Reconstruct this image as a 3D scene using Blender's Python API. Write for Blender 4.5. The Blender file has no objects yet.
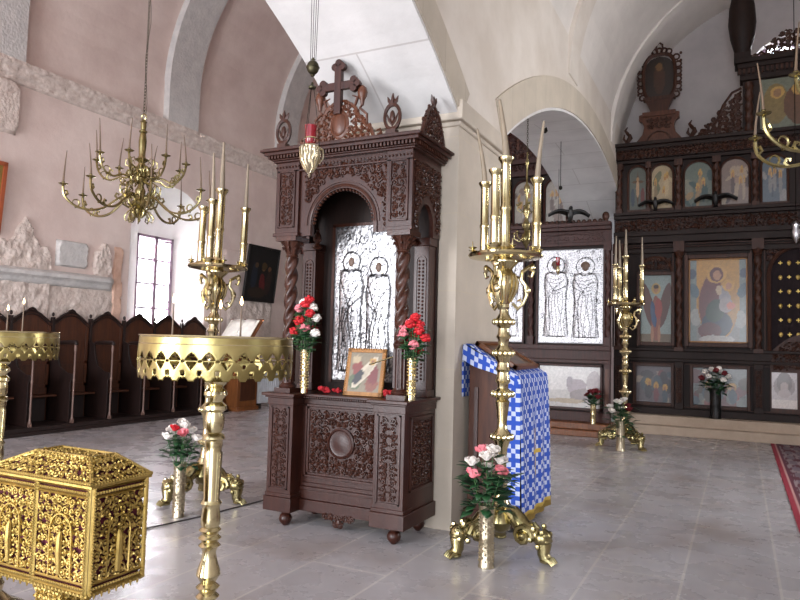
import bpy, bmesh, math, random
from mathutils import Vector, Matrix, noise
PI = math.pi
SC = bpy.context.scene
COL = SC.collection
sin, cos, pi = math.sin, math.cos, math.pi
rad = math.radians

# ------------------------------------------------------------------ materials
def lin(c):
    return tuple(((x/12.92) if x <= .04045 else ((x+.055)/1.055)**2.4) for x in c)
def hexc(h):
    return lin(tuple(int(h[i:i+2], 16)/255 for i in (0, 2, 4)))
class NT:
    def __init__(s, name):
        s.m = bpy.data.materials.new(name); s.m.use_nodes = True
        s.t = s.m.node_tree; s.n = s.t.nodes; s.b = s.n['Principled BSDF']
    def add(s, typ, **kw):
        n = s.n.new(typ)
        for k, v in kw.items():
            if k in n.inputs.keys() if hasattr(n.inputs, 'keys') else False:
                n.inputs[k].default_value = v
            else:
                setattr(n, k, v)
        return n
    def link(s, a, b): s.t.links.new(a, b)
    def coord(s, scale=(1, 1, 1), rot=(0, 0, 0), obj=True):
        c = s.n.new('ShaderNodeTexCoord'); m = s.n.new('ShaderNodeMapping')
        m.inputs['Scale'].default_value = scale; m.inputs['Rotation'].default_value = rot
        s.link(c.outputs['Object'], m.inputs['Vector']); return m.outputs['Vector']
    def world(s, scale=(1, 1, 1)):
        c = s.n.new('ShaderNodeNewGeometry'); m = s.n.new('ShaderNodeMapping')
        m.inputs['Scale'].default_value = scale
        s.link(c.outputs['Position'], m.inputs['Vector']); return m.outputs['Vector']
    def noise(s, vec, scale=5, detail=4, rough=.55):
        n = s.n.new('ShaderNodeTexNoise'); n.inputs['Scale'].default_value = scale
        n.inputs['Detail'].default_value = detail; n.inputs['Roughness'].default_value = rough
        s.link(vec, n.inputs['Vector']); return n.outputs['Fac']
    def ramp(s, fac, stops):
        r = s.n.new('ShaderNodeValToRGB'); e = r.color_ramp.elements
        while len(e) < len(stops): e.new(.5)
        for q, (p, c) in zip(e, stops):
            q.position = p; q.color = (*c, 1)
        s.link(fac, r.inputs['Fac']); return r.outputs['Color']
    def bump(s, h, strength=.3, dist=.01):
        b = s.n.new('ShaderNodeBump'); b.inputs['Strength'].default_value = strength
        b.inputs['Distance'].default_value = dist; s.link(h, b.inputs['Height'])
        s.link(b.outputs['Normal'], s.b.inputs['Normal']); return b
    def mix(s, a, b, fac, mode='MIX'):
        m = s.n.new('ShaderNodeMix'); m.data_type = 'RGBA'; m.blend_type = mode
        if isinstance(fac, float): m.inputs[0].default_value = fac
        else: s.link(fac, m.inputs[0])
        for sock, v in ((m.inputs[6], a), (m.inputs[7], b)):
            if isinstance(v, tuple): sock.default_value = (*v, 1)
            else: s.link(v, sock)
        return m.outputs[2]
    def base(s, c):
        if isinstance(c, tuple): s.b.inputs['Base Color'].default_value = (*c, 1)
        else: s.link(c, s.b.inputs['Base Color'])
    def set(s, **kw):
        for k, v in kw.items(): s.b.inputs[k.replace('_', ' ')].default_value = v
        return s.m

def plaster(name, c1, c2, bs=.25, scale=1.3, r=.9):
    n = NT(name); v = n.world()
    a = n.noise(v, scale, 6, .6); col = n.ramp(a, [(.35, c1), (.65, c2)])
    n.base(col); n.bump(n.noise(v, 14, 6, .65), bs, .02)
    return n.set(Roughness=r)
M = {}
M['plaster'] = plaster('mauve_plaster', hexc('cab5ad'), hexc('d9c7bf'))
M['cream'] = plaster('cream_plaster', hexc('cbbfb2'), hexc('dad0c5'), .15)
M['white'] = plaster('lit_white_reveal', hexc('e4e0dc'), hexc('f2efec'), .15)  # reveal plaster, whitened to carry the glare of the window daylight
M['vault'] = plaster('off_white_vault', hexc('d2cac2'), hexc('e0d8d0'), .15)
M['cool'] = plaster('pale_cool_plaster', hexc('aea6a4'), hexc('bfb7b4'), .15)
def stone(name, c1, c2, bs, sc=6):
    n = NT(name); v = n.world()
    a = n.noise(v, sc, 8, .7); n.base(n.ramp(a, [(.3, c1), (.7, c2)]))
    vo = n.n.new('ShaderNodeTexNoise'); vo.inputs['Scale'].default_value = 22; vo.inputs['Detail'].default_value = 8
    n.link(v, vo.inputs['Vector']); n.bump(vo.outputs['Fac'], bs, .04)
    return n.set(Roughness=.9)
M['grey_stone'] = stone('grey_rib_stone', hexc('b4b0ae'), hexc('cdc8c4'), .4)
M['carved_stone'] = stone('weathered_carved_stone', hexc('b39f95'), hexc('dccfc6'), .6, 9)
M['pink_stone'] = stone('pink_repair_mortar', hexc('c79d88'), hexc('d8b7a4'), .3)
M['marble'] = stone('step_marble', hexc('a99683'), hexc('bdaa97'), .1, 3)
# ashlar soffit: thin joints
def ashlar(name, c1, c2, mort, w, h, ms, axis='XY'):
    n = NT(name); v = n.world()
    if axis == 'YZ':
        sp = n.n.new('ShaderNodeSeparateXYZ'); cb = n.n.new('ShaderNodeCombineXYZ')
        n.link(v, sp.inputs[0]); n.link(sp.outputs['Y'], cb.inputs['X']); n.link(sp.outputs['Z'], cb.inputs['Y']); v2 = cb.outputs[0]
    elif axis == 'YX':
        sp = n.n.new('ShaderNodeSeparateXYZ'); cb = n.n.new('ShaderNodeCombineXYZ')
        n.link(v, sp.inputs[0]); n.link(sp.outputs['X'], cb.inputs['X']); n.link(sp.outputs['Y'], cb.inputs['Y']); v2 = cb.outputs[0]
    else: v2 = v
    b = n.n.new('ShaderNodeTexBrick'); b.inputs['Scale'].default_value = 1
    b.inputs['Brick Width'].default_value = w; b.inputs['Row Height'].default_value = h
    b.inputs['Mortar Size'].default_value = ms; b.inputs['Mortar Smooth'].default_value = .3
    b.inputs['Color1'].default_value = (*c1, 1); b.inputs['Color2'].default_value = (*c2, 1); b.inputs['Mortar'].default_value = (*mort, 1)
    n.link(v2, b.inputs['Vector'])
    a = n.noise(v, 2.2, 6, .6)
    n.base(n.mix(b.outputs['Color'], n.ramp(a, [(.3, (.82, .82, .82)), (.7, (1, 1, 1))]), 1.0, 'MULTIPLY'))
    n.bump(n.noise(v, 18, 5), .12, .02)
    return n.set(Roughness=.85)
M['soffit'] = ashlar('white_ashlar_soffit', hexc('dedad7'), hexc('d9d5d2'), hexc('c3bcb8'), 2.6, .62, .008, 'YX')  # whiter blocks than the pier and arch faces
M['pier'] = ashlar('cream_pier_blocks', hexc('cdc0b0'), hexc('c8bbab'), hexc('cfc1ac'), 1.3, .62, .004, 'YZ')
M['voussoir'] = ashlar('arch_face_stone', hexc('c9bcaa'), hexc('c2b5a4'), hexc('b9ad9c'), .42, 3.0, .006, 'YZ')
# floor
def floor_mat():
    n = NT('stone_floor_tiles'); v = n.world()
    sp = n.n.new('ShaderNodeSeparateXYZ'); cb = n.n.new('ShaderNodeCombineXYZ'); n.link(v, sp.inputs[0])
    n.link(sp.outputs['Y'], cb.inputs['X'])
    ad = n.n.new('ShaderNodeMath'); ad.operation = 'ADD'; ad.inputs[1].default_value = .33+.545*30
    n.link(sp.outputs['X'], ad.inputs[0]); n.link(ad.outputs[0], cb.inputs['Y'])
    b = n.n.new('ShaderNodeTexBrick'); b.inputs['Scale'].default_value = 1; b.offset = .37; b.offset_frequency = 2
    b.inputs['Brick Width'].default_value = 2.35; b.inputs['Row Height'].default_value = .545
    b.inputs['Mortar Size'].default_value = .010; b.inputs['Mortar Smooth'].default_value = .4
    b.inputs['Color1'].default_value = (*hexc('aba8aa'), 1); b.inputs['Color2'].default_value = (*hexc('b4b1b3'), 1)
    b.inputs['Mortar'].default_value = (*hexc('cbc7c3'), 1)
    n.link(cb.outputs[0], b.inputs['Vector'])
    a = n.noise(v, 1.4, 3, .5)
    col = n.mix(b.outputs['Color'], n.ramp(a, [(.30, (.72, .66, .62)), (.5, (.90, .88, .88)), (.72, (1, 1, 1))]), 1.0, 'MULTIPLY')
    n.base(col)
    a2 = n.noise(v, 3.5, 5, .6)
    r = n.ramp(a2, [(.3, (.20,)*3), (.7, (.36,)*3)]); n.link(r, n.b.inputs['Roughness'])
    n.bump(n.noise(v, 5, 2), .02, .01)
    return n.m
M['floor'] = floor_mat()
def wood(name, c1, c2, r=.38, bs=.25, sc=3.5, coat=.15):
    n = NT(name); v = n.coord((sc*4, sc*4, sc*.5)); a = n.noise(v, 2.2, 6, .6)
    n.base(n.ramp(a, [(.3, c1), (.7, c2)])); n.bump(n.noise(n.coord(), 55, 3), bs, .004)
    n.b.inputs['Coat Weight'].default_value = coat; n.b.inputs['Coat Roughness'].default_value = .25
    n.b.inputs['Specular IOR Level'].default_value = .35
    return n.set(Roughness=r)
M['walnut'] = wood('shrine_walnut', hexc('2a110b'), hexc('3f1f15'), .34, .25, 3.5, .03)
M['walnut_light'] = wood('shrine_crest_walnut', hexc('432315'), hexc('5f3623'), .38, .25, 3.5, .05)
M['carve'] = wood('carved_walnut', hexc('2c150e'), hexc('47271b'), .3, .3, 3.5, .04)
M['dark'] = wood('dark_screen_wood', hexc('170b06'), hexc('28140c'), .6, .25, 3.5, 0)
M['dark_carve'] = wood('dark_carved_wood', hexc('2c160e'), hexc('492818'), .5, .3, 3.5, 0)
M['screen_red'] = wood('reddish_screen_wood', hexc('2c140f'), hexc('45221a'), .48, .25, 3.5, .03)
M['stall'] = wood('stall_brown_wood', hexc('32180c'), hexc('4e2812'), .5, .25, 3.5, 0)
M['stall_dark'] = wood('stall_dark_wood', hexc('160d0b'), hexc('291814'), .5, .25, 3.5, 0)
M['stall_post'] = wood('stall_pale_post', hexc('5c443c'), hexc('745a50'), .5)  # paler brown than the other stall wood
M['oak'] = wood('brown_stand_wood', hexc('5c3418'), hexc('7d4a24'), .45)
M['oak_red'] = wood('red_brown_board', hexc('3a1c12'), hexc('55301f'), .55, .3, 3, 0)
M['icon_frame'] = wood('honey_frame_wood', hexc('8a5a24'), hexc('a87436'), .4)
M['window_wood'] = wood('window_frame_wood', hexc('a0869a'), hexc('b49cae'), .5)
def metal(name, c, r, bs=.0, bsc=40, c2=None):
    n = NT(name)
    if c2: n.base(n.ramp(n.noise(n.coord(), 7, 4), [(.35, c), (.7, c2)]))
    else: n.base(c)
    if bs: n.bump(n.noise(n.coord(), bsc, 3), bs, .003)
    return n.set(Roughness=r, Metallic=1.0)
M['brass'] = metal('polished_brass', hexc('c4b488'), .18, .12, 30, hexc('ddd0a6'))
M['brass_dark'] = metal('aged_brass', hexc('8a7e54'), .26, .2, 30, hexc('b5a87c'))
M['brass_skirt'] = metal('hammered_brass', hexc('8c7d4c'), .28, .4, 22, hexc('b5a56e'))
M['gilt'] = metal('gilt_filigree', hexc('a18848'), .42, .3, 60, hexc('bda262'))
M['silver'] = metal('repousse_silver', hexc('dcdce2'), .3, .35, 45, hexc('eef0f4'))
def silver_mat():
    n = NT('blackened_silver'); a = n.n.new('ShaderNodeAttribute'); a.attribute_name = 'Col'; n.link(a.outputs['Color'], n.b.inputs['Base Color']); n.bump(n.noise(n.coord(), 45, 3), .3, .003)
    return n.set(Roughness=.4, Metallic=1.0)
M['silver_dark'] = silver_mat()
M['steel'] = metal('engraved_metal', hexc('b3a68c'), .3, .6, 60, hexc('cfc4aa'))
M['bronze'] = metal('dark_bronze', hexc('3c382b'), .45, .2, 30, hexc('524d3a'))
M['iron'] = metal('dark_iron', hexc('2b2723'), .5)
def plain(name, c, r=.5, bs=0, bsc=30, **kw):
    n = NT(name); n.base(n.ramp(n.noise(n.coord(), 9, 4), [(.3, tuple(x*.85 for x in c)), (.7, tuple(min(1, x*1.1) for x in c))]))
    if bs: n.bump(n.noise(n.coord(), bsc, 4), bs, .006)
    return n.set(Roughness=r, **kw)
M['burgundy'] = plain('burgundy_velvet', hexc('561426'), .85)
M['wax'] = plain('beeswax', hexc('8c7d6a'), .45)
M['wax_brown'] = plain('brown_beeswax', hexc('6b5642'), .5)
M['leaf'] = plain('leaf_green', hexc('1d4424'), .45)
M['stem'] = plain('stem_green', hexc('3d6633'), .5)
M['petal_white'] = plain('white_petals', hexc('ece4dc'), .6)
M['petal_red'] = plain('red_petals', hexc('c01a24'), .6)
M['petal_pink'] = plain('pink_petals', hexc('e07f88'), .6)
M['petal_dark'] = plain('dark_red_petals', hexc('6e141c'), .6)
M['redcloth'] = plain('red_cloth', hexc('a5121e'), .8)
M['face'] = plain('darkened_painted_face', hexc('6b5548'), .6)
M['black'] = plain('black_paint', hexc('14110f'), .45)
M['cable'] = plain('dark_cable', hexc('3a3536'), .5)
M['whitepaint'] = plain('white_enamel', hexc('c9cbd0'), .4)
M['paper'] = plain('book_paper', hexc('e8e4da'), .7)
M['redwood'] = plain('red_gold_frame', hexc('9a4a24'), .4)
M['curtain'] = plain('dark_velvet_curtain', hexc('1a0c10'), .9, .3, 8)
M['sand'] = plain('tray_sand', hexc('8d7a5c'), .9, .5, 90)
def glassy(name, c, a=.12):
    n = NT(name); n.base(c)
    return n.set(Roughness=.03, Transmission_Weight=1.0, IOR=1.45, Alpha=1.0)
M['pane'] = glassy('window_glass', (1, 1, 1))
M['ruby'] = plain('ruby_glass', hexc('7c0a18'), .06)
M['ruby'].node_tree.nodes['Principled BSDF'].inputs['Coat Weight'].default_value = .6
def emis(name, c, s):
    n = NT(name); n.base(c); n.b.inputs['Emission Color'].default_value = (*c, 1); n.b.inputs['Emission Strength'].default_value = s
    return n.m
M['flame'] = emis('candle_flame', (1, .62, .28), 14)
def painted(name, r=.35, coat=.3):
    n = NT(name); at = n.n.new('ShaderNodeAttribute'); at.attribute_name = 'Col'
    n.link(at.outputs['Color'], n.b.inputs['Base Color'])
    n.b.inputs['Coat Weight'].default_value = coat; n.b.inputs['Coat Roughness'].default_value = .12
    return n.set(Roughness=r)
M['painted'] = painted('painted_icon')
M['canvas'] = painted('painted_canvas', .6, .0)
M['cloth'] = painted('woven_cloth', .85, .0)
M['carpet'] = painted('woven_carpet', .95, .0)

# ------------------------------------------------------------------ mesh builder
class MB:
    def __init__(s): s.v = []; s.f = []
    def add(s, vs, fs, X=None):
        o = len(s.v)
        if X is not None: vs = [X @ Vector(p) for p in vs]
        s.v += [tuple(p) for p in vs]; s.f += [tuple(i+o for i in f) for f in fs]; return s
    def box(s, x0, x1, y0, y1, z0, z1, X=None):
        vs = [(x, y, z) for z in (z0, z1) for y in (y0, y1) for x in (x0, x1)]
        return s.add(vs, [(0, 2, 3, 1), (4, 5, 7, 6), (0, 1, 5, 4), (2, 6, 7, 3), (0, 4, 6, 2), (1, 3, 7, 5)], X)
    def frust(s, x0, x1, y0, y1, z0, a0, a1, b0, b1, z1):
        vs = [(x0, y0, z0), (x1, y0, z0), (x1, y1, z0), (x0, y1, z0), (a0, b0, z1), (a1, b0, z1), (a1, b1, z1), (a0, b1, z1)]
        return s.add(vs, [(3, 2, 1, 0), (4, 5, 6, 7), (0, 1, 5, 4), (1, 2, 6, 5), (2, 3, 7, 6), (3, 0, 4, 7)])
    def lathe(s, prof, n=20, c=(0, 0, 0), X=None, twist=None, cap=True):
        vs = []; fs = []
        for r, z in prof:
            for i in range(n):
                a = 2*pi*i/n; rr = r
                if twist: rr = r*(1+twist[0]*cos(twist[1]*(a)-twist[2]*z))
                vs.append((c[0]+rr*cos(a), c[1]+rr*sin(a), c[2]+z))
        m = len(prof)
        for j in range(m-1):
            for i in range(n):
                k = (i+1) % n; fs.append((j*n+i, j*n+k, (j+1)*n+k, (j+1)*n+i))
        if cap:
            fs.append(tuple(range(n-1, -1, -1))); fs.append(tuple((m-1)*n+i for i in range(n)))
        return s.add(vs, fs, X)
    def tube(s, pts, r, n=6, X=None, closed=False):
        pts = [Vector(p) for p in pts]; m = len(pts)
        if not isinstance(r, (list, tuple)): r = [r]*m
        vs = []; fs = []; ref = None
        for i, p in enumerate(pts):
            if closed: d = pts[(i+1) % m]-pts[i-1]
            else: d = pts[min(i+1, m-1)]-pts[max(i-1, 0)]
            if d.length < 1e-9: d = Vector((0, 0, 1))
            d.normalize()
            if ref is None: ref = Vector((0, 0, 1)) if abs(d.z) < .9 else Vector((1, 0, 0))
            a = d.cross(ref)
            if a.length < 1e-6: a = d.orthogonal()
            a.normalize(); b = d.cross(a); ref = -b if False else ref
            ref = (b*-1).normalized() if False else (ref - d*ref.dot(d)).normalized()
            for k in range(n):
                t = 2*pi*k/n; vs.append(p+a*cos(t)*r[i]+b*sin(t)*r[i])
        for i in range(m-1 if not closed else m):
            j = (i+1) % m
            for k in range(n):
                l = (k+1) % n; fs.append((i*n+k, i*n+l, j*n+l, j*n+k))
        if not closed:
            fs.append(tuple(range(n-1, -1, -1))); fs.append(tuple((m-1)*n+k for k in range(n)))
        return s.add(vs, fs, X)
    def prism(s, poly, a, b, ax='y', X=None):
        # poly in the plane across ax: y->(x,z)  x->(y,z)  z->(x,y)
        def mk(p, t):
            return {'y': (p[0], t, p[1]), 'x': (t, p[0], p[1]), 'z': (p[0], p[1], t)}[ax]
        n = len(poly); vs = [mk(p, a) for p in poly]+[mk(p, b) for p in poly]
        fs = [tuple(range(n)), tuple(range(2*n-1, n-1, -1))]+[(i, i+n, (i+1) % n+n, (i+1) % n) for i in range(n)]
        return s.add(vs, fs, X)
    def ball(s, c, r, nu=10, nv=7, X=None):
        if not isinstance(r, (tuple, list)): r = (r, r, r)
        vs = [(c[0], c[1], c[2]-r[2])]; fs = []
        for j in range(1, nv):
            t = -pi/2+pi*j/nv
            for i in range(nu):
                a = 2*pi*i/nu; vs.append((c[0]+r[0]*cos(t)*cos(a), c[1]+r[1]*cos(t)*sin(a), c[2]+r[2]*sin(t)))
        vs.append((c[0], c[1], c[2]+r[2])); L = len(vs)-1
        for i in range(nu): fs.append((0, 1+(i+1) % nu, 1+i))
        for j in range(nv-2):
            for i in range(nu):
                k = (i+1) % nu; o = 1+j*nu; fs.append((o+i, o+k, o+nu+k, o+nu+i))
        o = 1+(nv-2)*nu
        for i in range(nu): fs.append((o+i, o+(i+1) % nu, L))
        return s.add(vs, fs, X)
    def torus(s, c, R, r, ax='z', n=20, m=6, X=None, a0=0, a1=2*pi):
        full = abs(a1-a0-2*pi) < 1e-6; pts = []
        for i in range(n if full else n+1):
            a = a0+(a1-a0)*i/n; u, v = R*cos(a), R*sin(a)
            pts.append({'z': (c[0]+u, c[1]+v, c[2]), 'y': (c[0]+u, c[1], c[2]+v), 'x': (c[0], c[1]+u, c[2]+v)}[ax])
        return s.tube(pts, r, m, X, closed=full)
    def grid(s, fn, nu, nv, X=None):
        vs = [fn(i/nu, j/nv) for j in range(nv+1) for i in range(nu+1)]
        fs = [(j*(nu+1)+i, j*(nu+1)+i+1, (j+1)*(nu+1)+i+1, (j+1)*(nu+1)+i) for j in range(nv) for i in range(nu)]
        return s.add(vs, fs, X)
    def build(s, name, mat, parent=None, ang=38, loc=None, fix=True, bevel=0, solid=0):
        me = bpy.data.meshes.new(name); me.from_pydata(s.v, [], s.f); me.materials.append(mat if not isinstance(mat, str) else M[mat])
        if fix:
            b = bmesh.new(); b.from_mesh(me); bmesh.ops.recalc_face_normals(b, faces=b.faces); b.to_mesh(me); b.free()
        me.polygons.foreach_set('use_smooth', [True]*len(me.polygons)); me.set_sharp_from_angle(angle=rad(ang)); me.update()
        o = bpy.data.objects.new(name, me); COL.objects.link(o)
        if parent: o.parent = parent
        if loc: o.location = loc
        if bevel:
            m = o.modifiers.new('Bevel', 'BEVEL'); m.width = bevel; m.segments = 2; m.limit_method = 'ANGLE'; m.angle_limit = rad(40)
        if solid:
            m = o.modifiers.new('Solidify', 'SOLIDIFY'); m.thickness = solid; m.offset = 0
        return o
def thing(name, label, cat, loc=(0, 0, 0), rz=0, group=None):
    o = bpy.data.objects.new(name, None); COL.objects.link(o); o.location = loc; o.rotation_euler = (0, 0, rz)
    o.empty_display_size = .1; o['label'] = label; o['category'] = cat
    if group: o['group'] = group
    return o
def tag(o, label, cat, group=None, kind=None):
    o['label'] = label; o['category'] = cat
    if group: o['group'] = group
    if kind: o['kind'] = kind
    return o
def struct(o, label=None, cat=None):
    o['kind'] = 'structure'
    if label: o['label'] = label
    if cat: o['category'] = cat
    return o
KIDS = {}
def copy_tree(o, loc=None, rz=None, label=None, group=None, parent=None):
    c = o.copy(); COL.objects.link(c)
    if parent: c.parent = parent
    for ch in [q for q in bpy.data.objects if q.parent == o]: copy_tree(ch, parent=c)
    if loc is not None: c.location = loc
    if rz is not None: c.rotation_euler = (0, 0, rz)
    if label: c['label'] = label
    if group: c['group'] = group
    return c
RX90 = Matrix.Rotation(pi/2, 4, 'X')

# painted surface: grid with colour per vertex, lies in XZ facing -Y, centre bottom origin
def paint(name, w, h, fn, parent=None, loc=(0, 0, 0), n=None, mat='painted', plane='xz', arch=False, thick=.0):
    nx, nz = n or (int(w/.014)+2, int(h/.014)+2)
    nx = min(nx, 90); nz = min(nz, 120)
    me = bpy.data.meshes.new(name); vs = []; cols = []
    for j in range(nz+1):
        for i in range(nx+1):
            u, v = i/nx, j/nz; x, z = (u-.5)*w, v*h
            if arch:
                # squeeze the top into a round head
                rr = w/2; zz = z-(h-rr)
                if zz > 0: x = x*math.sqrt(max(0, 1-(zz/rr)**2))
            vs.append((x, 0, z) if plane == 'xz' else (x, z, 0)); cols.append((*fn((x/w+.5), v), 1))
    fs = [(j*(nx+1)+i, j*(nx+1)+i+1, (j+1)*(nx+1)+i+1, (j+1)*(nx+1)+i) for j in range(nz) for i in range(nx)]
    me.from_pydata(vs, [], fs); a = me.color_attributes.new('Col', 'FLOAT_COLOR', 'POINT')
    a.data.foreach_set('color', [x for c in cols for x in c]); me.materials.append(M[mat])
    o = bpy.data.objects.new(name, me); COL.objects.link(o); o.location = loc
    if parent: o.parent = parent
    return o
def layers(bg, shapes, asp=1.0, wob=.2):
    # shapes: (cx, cy, rx, ry, rot, colour) ellipses; later covers earlier
    sh = [(cx, cy, rx, ry, cos(rad(r)), sin(rad(r)), c) for cx, cy, rx, ry, r, c in shapes]
    def f(u, v):
        c = bg(u, v) if callable(bg) else bg
        nz = noise.noise(Vector((u*9, v*9*asp, 3.1)))*.012
        for cx, cy, rx, ry, co, si, cc in sh:
            dx, dy = u-cx+nz, (v-cy)*asp+nz
            x = dx*co+dy*si; y = -dx*si+dy*co
            if (x/rx)**2+(y/(ry*asp))**2 < 1: c = cc
        k = 1+wob*noise.noise(Vector((u*26, v*26*asp, 1.7)))+wob*noise.noise(Vector((u*60, v*60*asp, 7)))
        return tuple(max(0, min(1, x*k*q_)) for x, q_ in zip(c, (.70, .63, .55)))
    return f
H = hexc
def saint(robe, robe2, bgc, halo='c9973a', skin='b98a63', asp=1.6, border='b98c3c'):
    def bg(u, v):
        if u < .05 or u > .95 or v < .035 or v > .965: return H(border)
        return H(bgc)
    return layers(bg, [(.5, .3, .3, .3, 0, H(robe)), (.5, .47, .25, .22, 0, H(robe)), (.42, .35, .1, .28, 8, H(robe2)),
                       (.62, .3, .07, .22, -8, H(robe2)), (.5, .78, .19, .12, 0, H(halo)), (.5, .77, .1, .07, 0, H(skin)),
                       (.5, .82, .11, .045, 0, H('3b2415')), (.62, .5, .05, .03, 0, H(skin))], asp)
def scene_paint(pal, seed, asp=.7, n=26):
    rnd = random.Random(seed); sh = []
    for i in range(n):
        sh.append((rnd.random(), rnd.random()*.8, rnd.uniform(.04, .2), rnd.uniform(.05, .2), rnd.uniform(-60, 60), H(rnd.choice(pal))))
    for i in range(4):
        x = rnd.uniform(.15, .85); y = rnd.uniform(.4, .75)
        sh += [(x, y, .07, .11, 0, H('c9a45a')), (x, y-.02, .035, .06, 0, H('a87a55')), (x, y-.25, .08, .2, 0, H(rnd.choice(pal)))]
    return layers(H(pal[0]), sh, asp)

# ---- carving made of real scrolls
def scroll2d(cx, cy, R, turns, a0, sg, n=16):
    out = []
    for i in range(n+1):
        t = i/n; r = R*(1-t*.86); a = a0+sg*turns*2*pi*t
        out.append((cx+r*cos(a), cy+r*sin(a)))
    return out
def carve(mb, fmap, w, h, cell, seed=0, r=.006, skip=None, n=14, leaves=True, sides=5):
    # fmap(u, v, d) -> point; u in [0,w], v in [0,h]; mirrored about the middle
    rnd = random.Random(seed)
    nc = max(1, int(round(w/2/cell))); nr = max(1, int(round(h/cell))); cw = w/2/nc; ch = h/nr
    for j in range(nr):
        for i in range(nc):
            cx, cy = (i+.5)*cw, (j+.5)*ch; R = min(cw, ch)*rnd.uniform(.46, .54); a0 = rnd.uniform(0, 2*pi); sg = rnd.choice((-1, 1))
            pts = scroll2d(cx, cy, R, rnd.uniform(1.1, 1.5), a0, sg, n)
            lv = [(cx+R*1.05*cos(a0+k), cy+R*1.05*sin(a0+k), a0+k) for k in (2.1, 3.9, 5.5)] if leaves else []
            for mir in (0, 1):
                f = (lambda x: w-x) if mir else (lambda x: x)
                if skip and skip(f(cx), cy): continue
                P3 = [fmap(f(x), y, r*.6) for x, y in pts]
                mb.tube(P3, [r*(1-.35*q/len(P3)) for q in range(len(P3))], sides)
                e = pts[-1]; mb.ball(fmap(f(e[0]), e[1], r*.8), r*1.7, 6, 4)
                for lx, ly, la in lv:
                    if not (0 < lx < w/2 and 0 < ly < h): continue
                    if skip and skip(f(lx), ly): continue
                    d = R*.42
                    mb.tube([fmap(f(lx-d*cos(la+1)), ly-d*sin(la+1), r*.3), fmap(f(lx), ly, r), fmap(f(lx+d*cos(la+1)), ly+d*sin(la+1), r*.3)], [r*.4, r*1.5, r*.3], sides)
def pl_y(x0, y, z0, s=-1):      # front face map (faces -Y)
    return lambda u, v, d: (x0+u, y+s*d, z0+v)
def pl_x(x, y0, z0, s=1):       # side face map
    return lambda u, v, d: (x+s*d, y0+u, z0+v)
def beads(mb, p0, p1, step, r, n=6):
    p0, p1 = Vector(p0), Vector(p1); L = (p1-p0).length; k = max(1, int(L/step))
    for i in range(k+1): mb.ball(p0.lerp(p1, i/k), r, n, 4)
def dentils(mb, x0, x1, y0, y1, z0, z1, step):
    k = int((x1-x0)/step)
    for i in range(k): mb.box(x0+i*step+step*.25, x0+i*step+step*.75, y0, y1, z0, z1)
def dentils_y(mb, x0, x1, y0, y1, z0, z1, step):
    k = int((y1-y0)/step)
    for i in range(k): mb.box(x0, x1, y0+i*step+step*.25, y0+i*step+step*.75, z0, z1)

# ------------------------------------------------------------------ the building
XL, XD0, XD1, XR = -9.6, -3.05, -2.0, 3.8
YW, YE = -4.5, 14.6
struct(MB().box(XL-.8, XR+.4, YW, YE, -.3, 0).build('floor', 'floor'), 'pale stone tiled church floor', 'floor')
# left wall with arched window niche
A1 = (.97, 7.0, -2.495)      # near arch: centre y, radius, centre z
A2 = (10.4, 8.0, -3.34)      # far arch
def arc_pts(c, R, zc, y0, y1, n):
    return [(y0+(y1-y0)*i/n, zc+math.sqrt(max(0, R*R-(y0+(y1-y0)*i/n-c)**2))) for i in range(n+1)]
NY0, NY1, NZ0, NSP = 8.5, 10.42, 1.2, 3.35
nc, nr = (NY0+NY1)/2, (NY1-NY0)/2
arch_in = [(nc-nr*cos(pi*i/16), NSP+nr*sin(pi*i/16)*.95) for i in range(17)]
mb = MB()
mb.box(XL-.8, XL, YW, NY0, 0, 6.2); mb.box(XL-.8, XL, NY1, YE, 0, 6.2); mb.box(XL-.8, XL, NY0, NY1, 0, NZ0)
mb.prism(arch_in+[(NY1, 6.2), (NY0, 6.2)], XL-.8, XL, 'x')
# outer leaf of the wall behind the niche, pierced by the window
WY0, WY1, WZ0, WZ1 = 9.2, 10.12, 1.5, 3.38
mb.box(XL-.8, XL-.62, NY0-.1, WY0, NZ0, 4.5); mb.box(XL-.8, XL-.62, WY1, NY1+.1, NZ0, 4.5)
mb.box(XL-.8, XL-.62, WY0, WY1, NZ0, WZ0); mb.box(XL-.8, XL-.62, WY0, WY1, WZ1, 4.5)
struct(mb.build('wall_left', 'plaster'), 'mauve plastered north wall with arched window niche', 'wall')
# splay around the window inside the niche
mb = MB()
inn = [(NY0, NZ0)]+arch_in+[(NY1, NZ0)]
out = []
for y, z in inn:
    oy = WY0 if y < nc-.35 else (WY1 if y > nc+.35 else WY0+(y-nc+.35)/.7*(WY1-WY0))
    oz = WZ0-.0 if z < NZ0+.01 else min(WZ1, max(WZ0, z))
    if z > NSP: oz = WZ1
    out.append((oy, oz))
vs = [(XL-.005, y, z) for y, z in inn]+[(XL-.6, y, z) for y, z in out]; k = len(inn)
fs = [(i, i+1, i+1+k, i+k) for i in range(k-1)]+[(k-1, 0, k, 2*k-1)]
struct(MB().add(vs, fs).build('trim_1', 'white', ang=25), 'splayed plaster reveal of the bright window', 'window reveal')  # window daylight is partly put into the white of this surface
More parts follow.
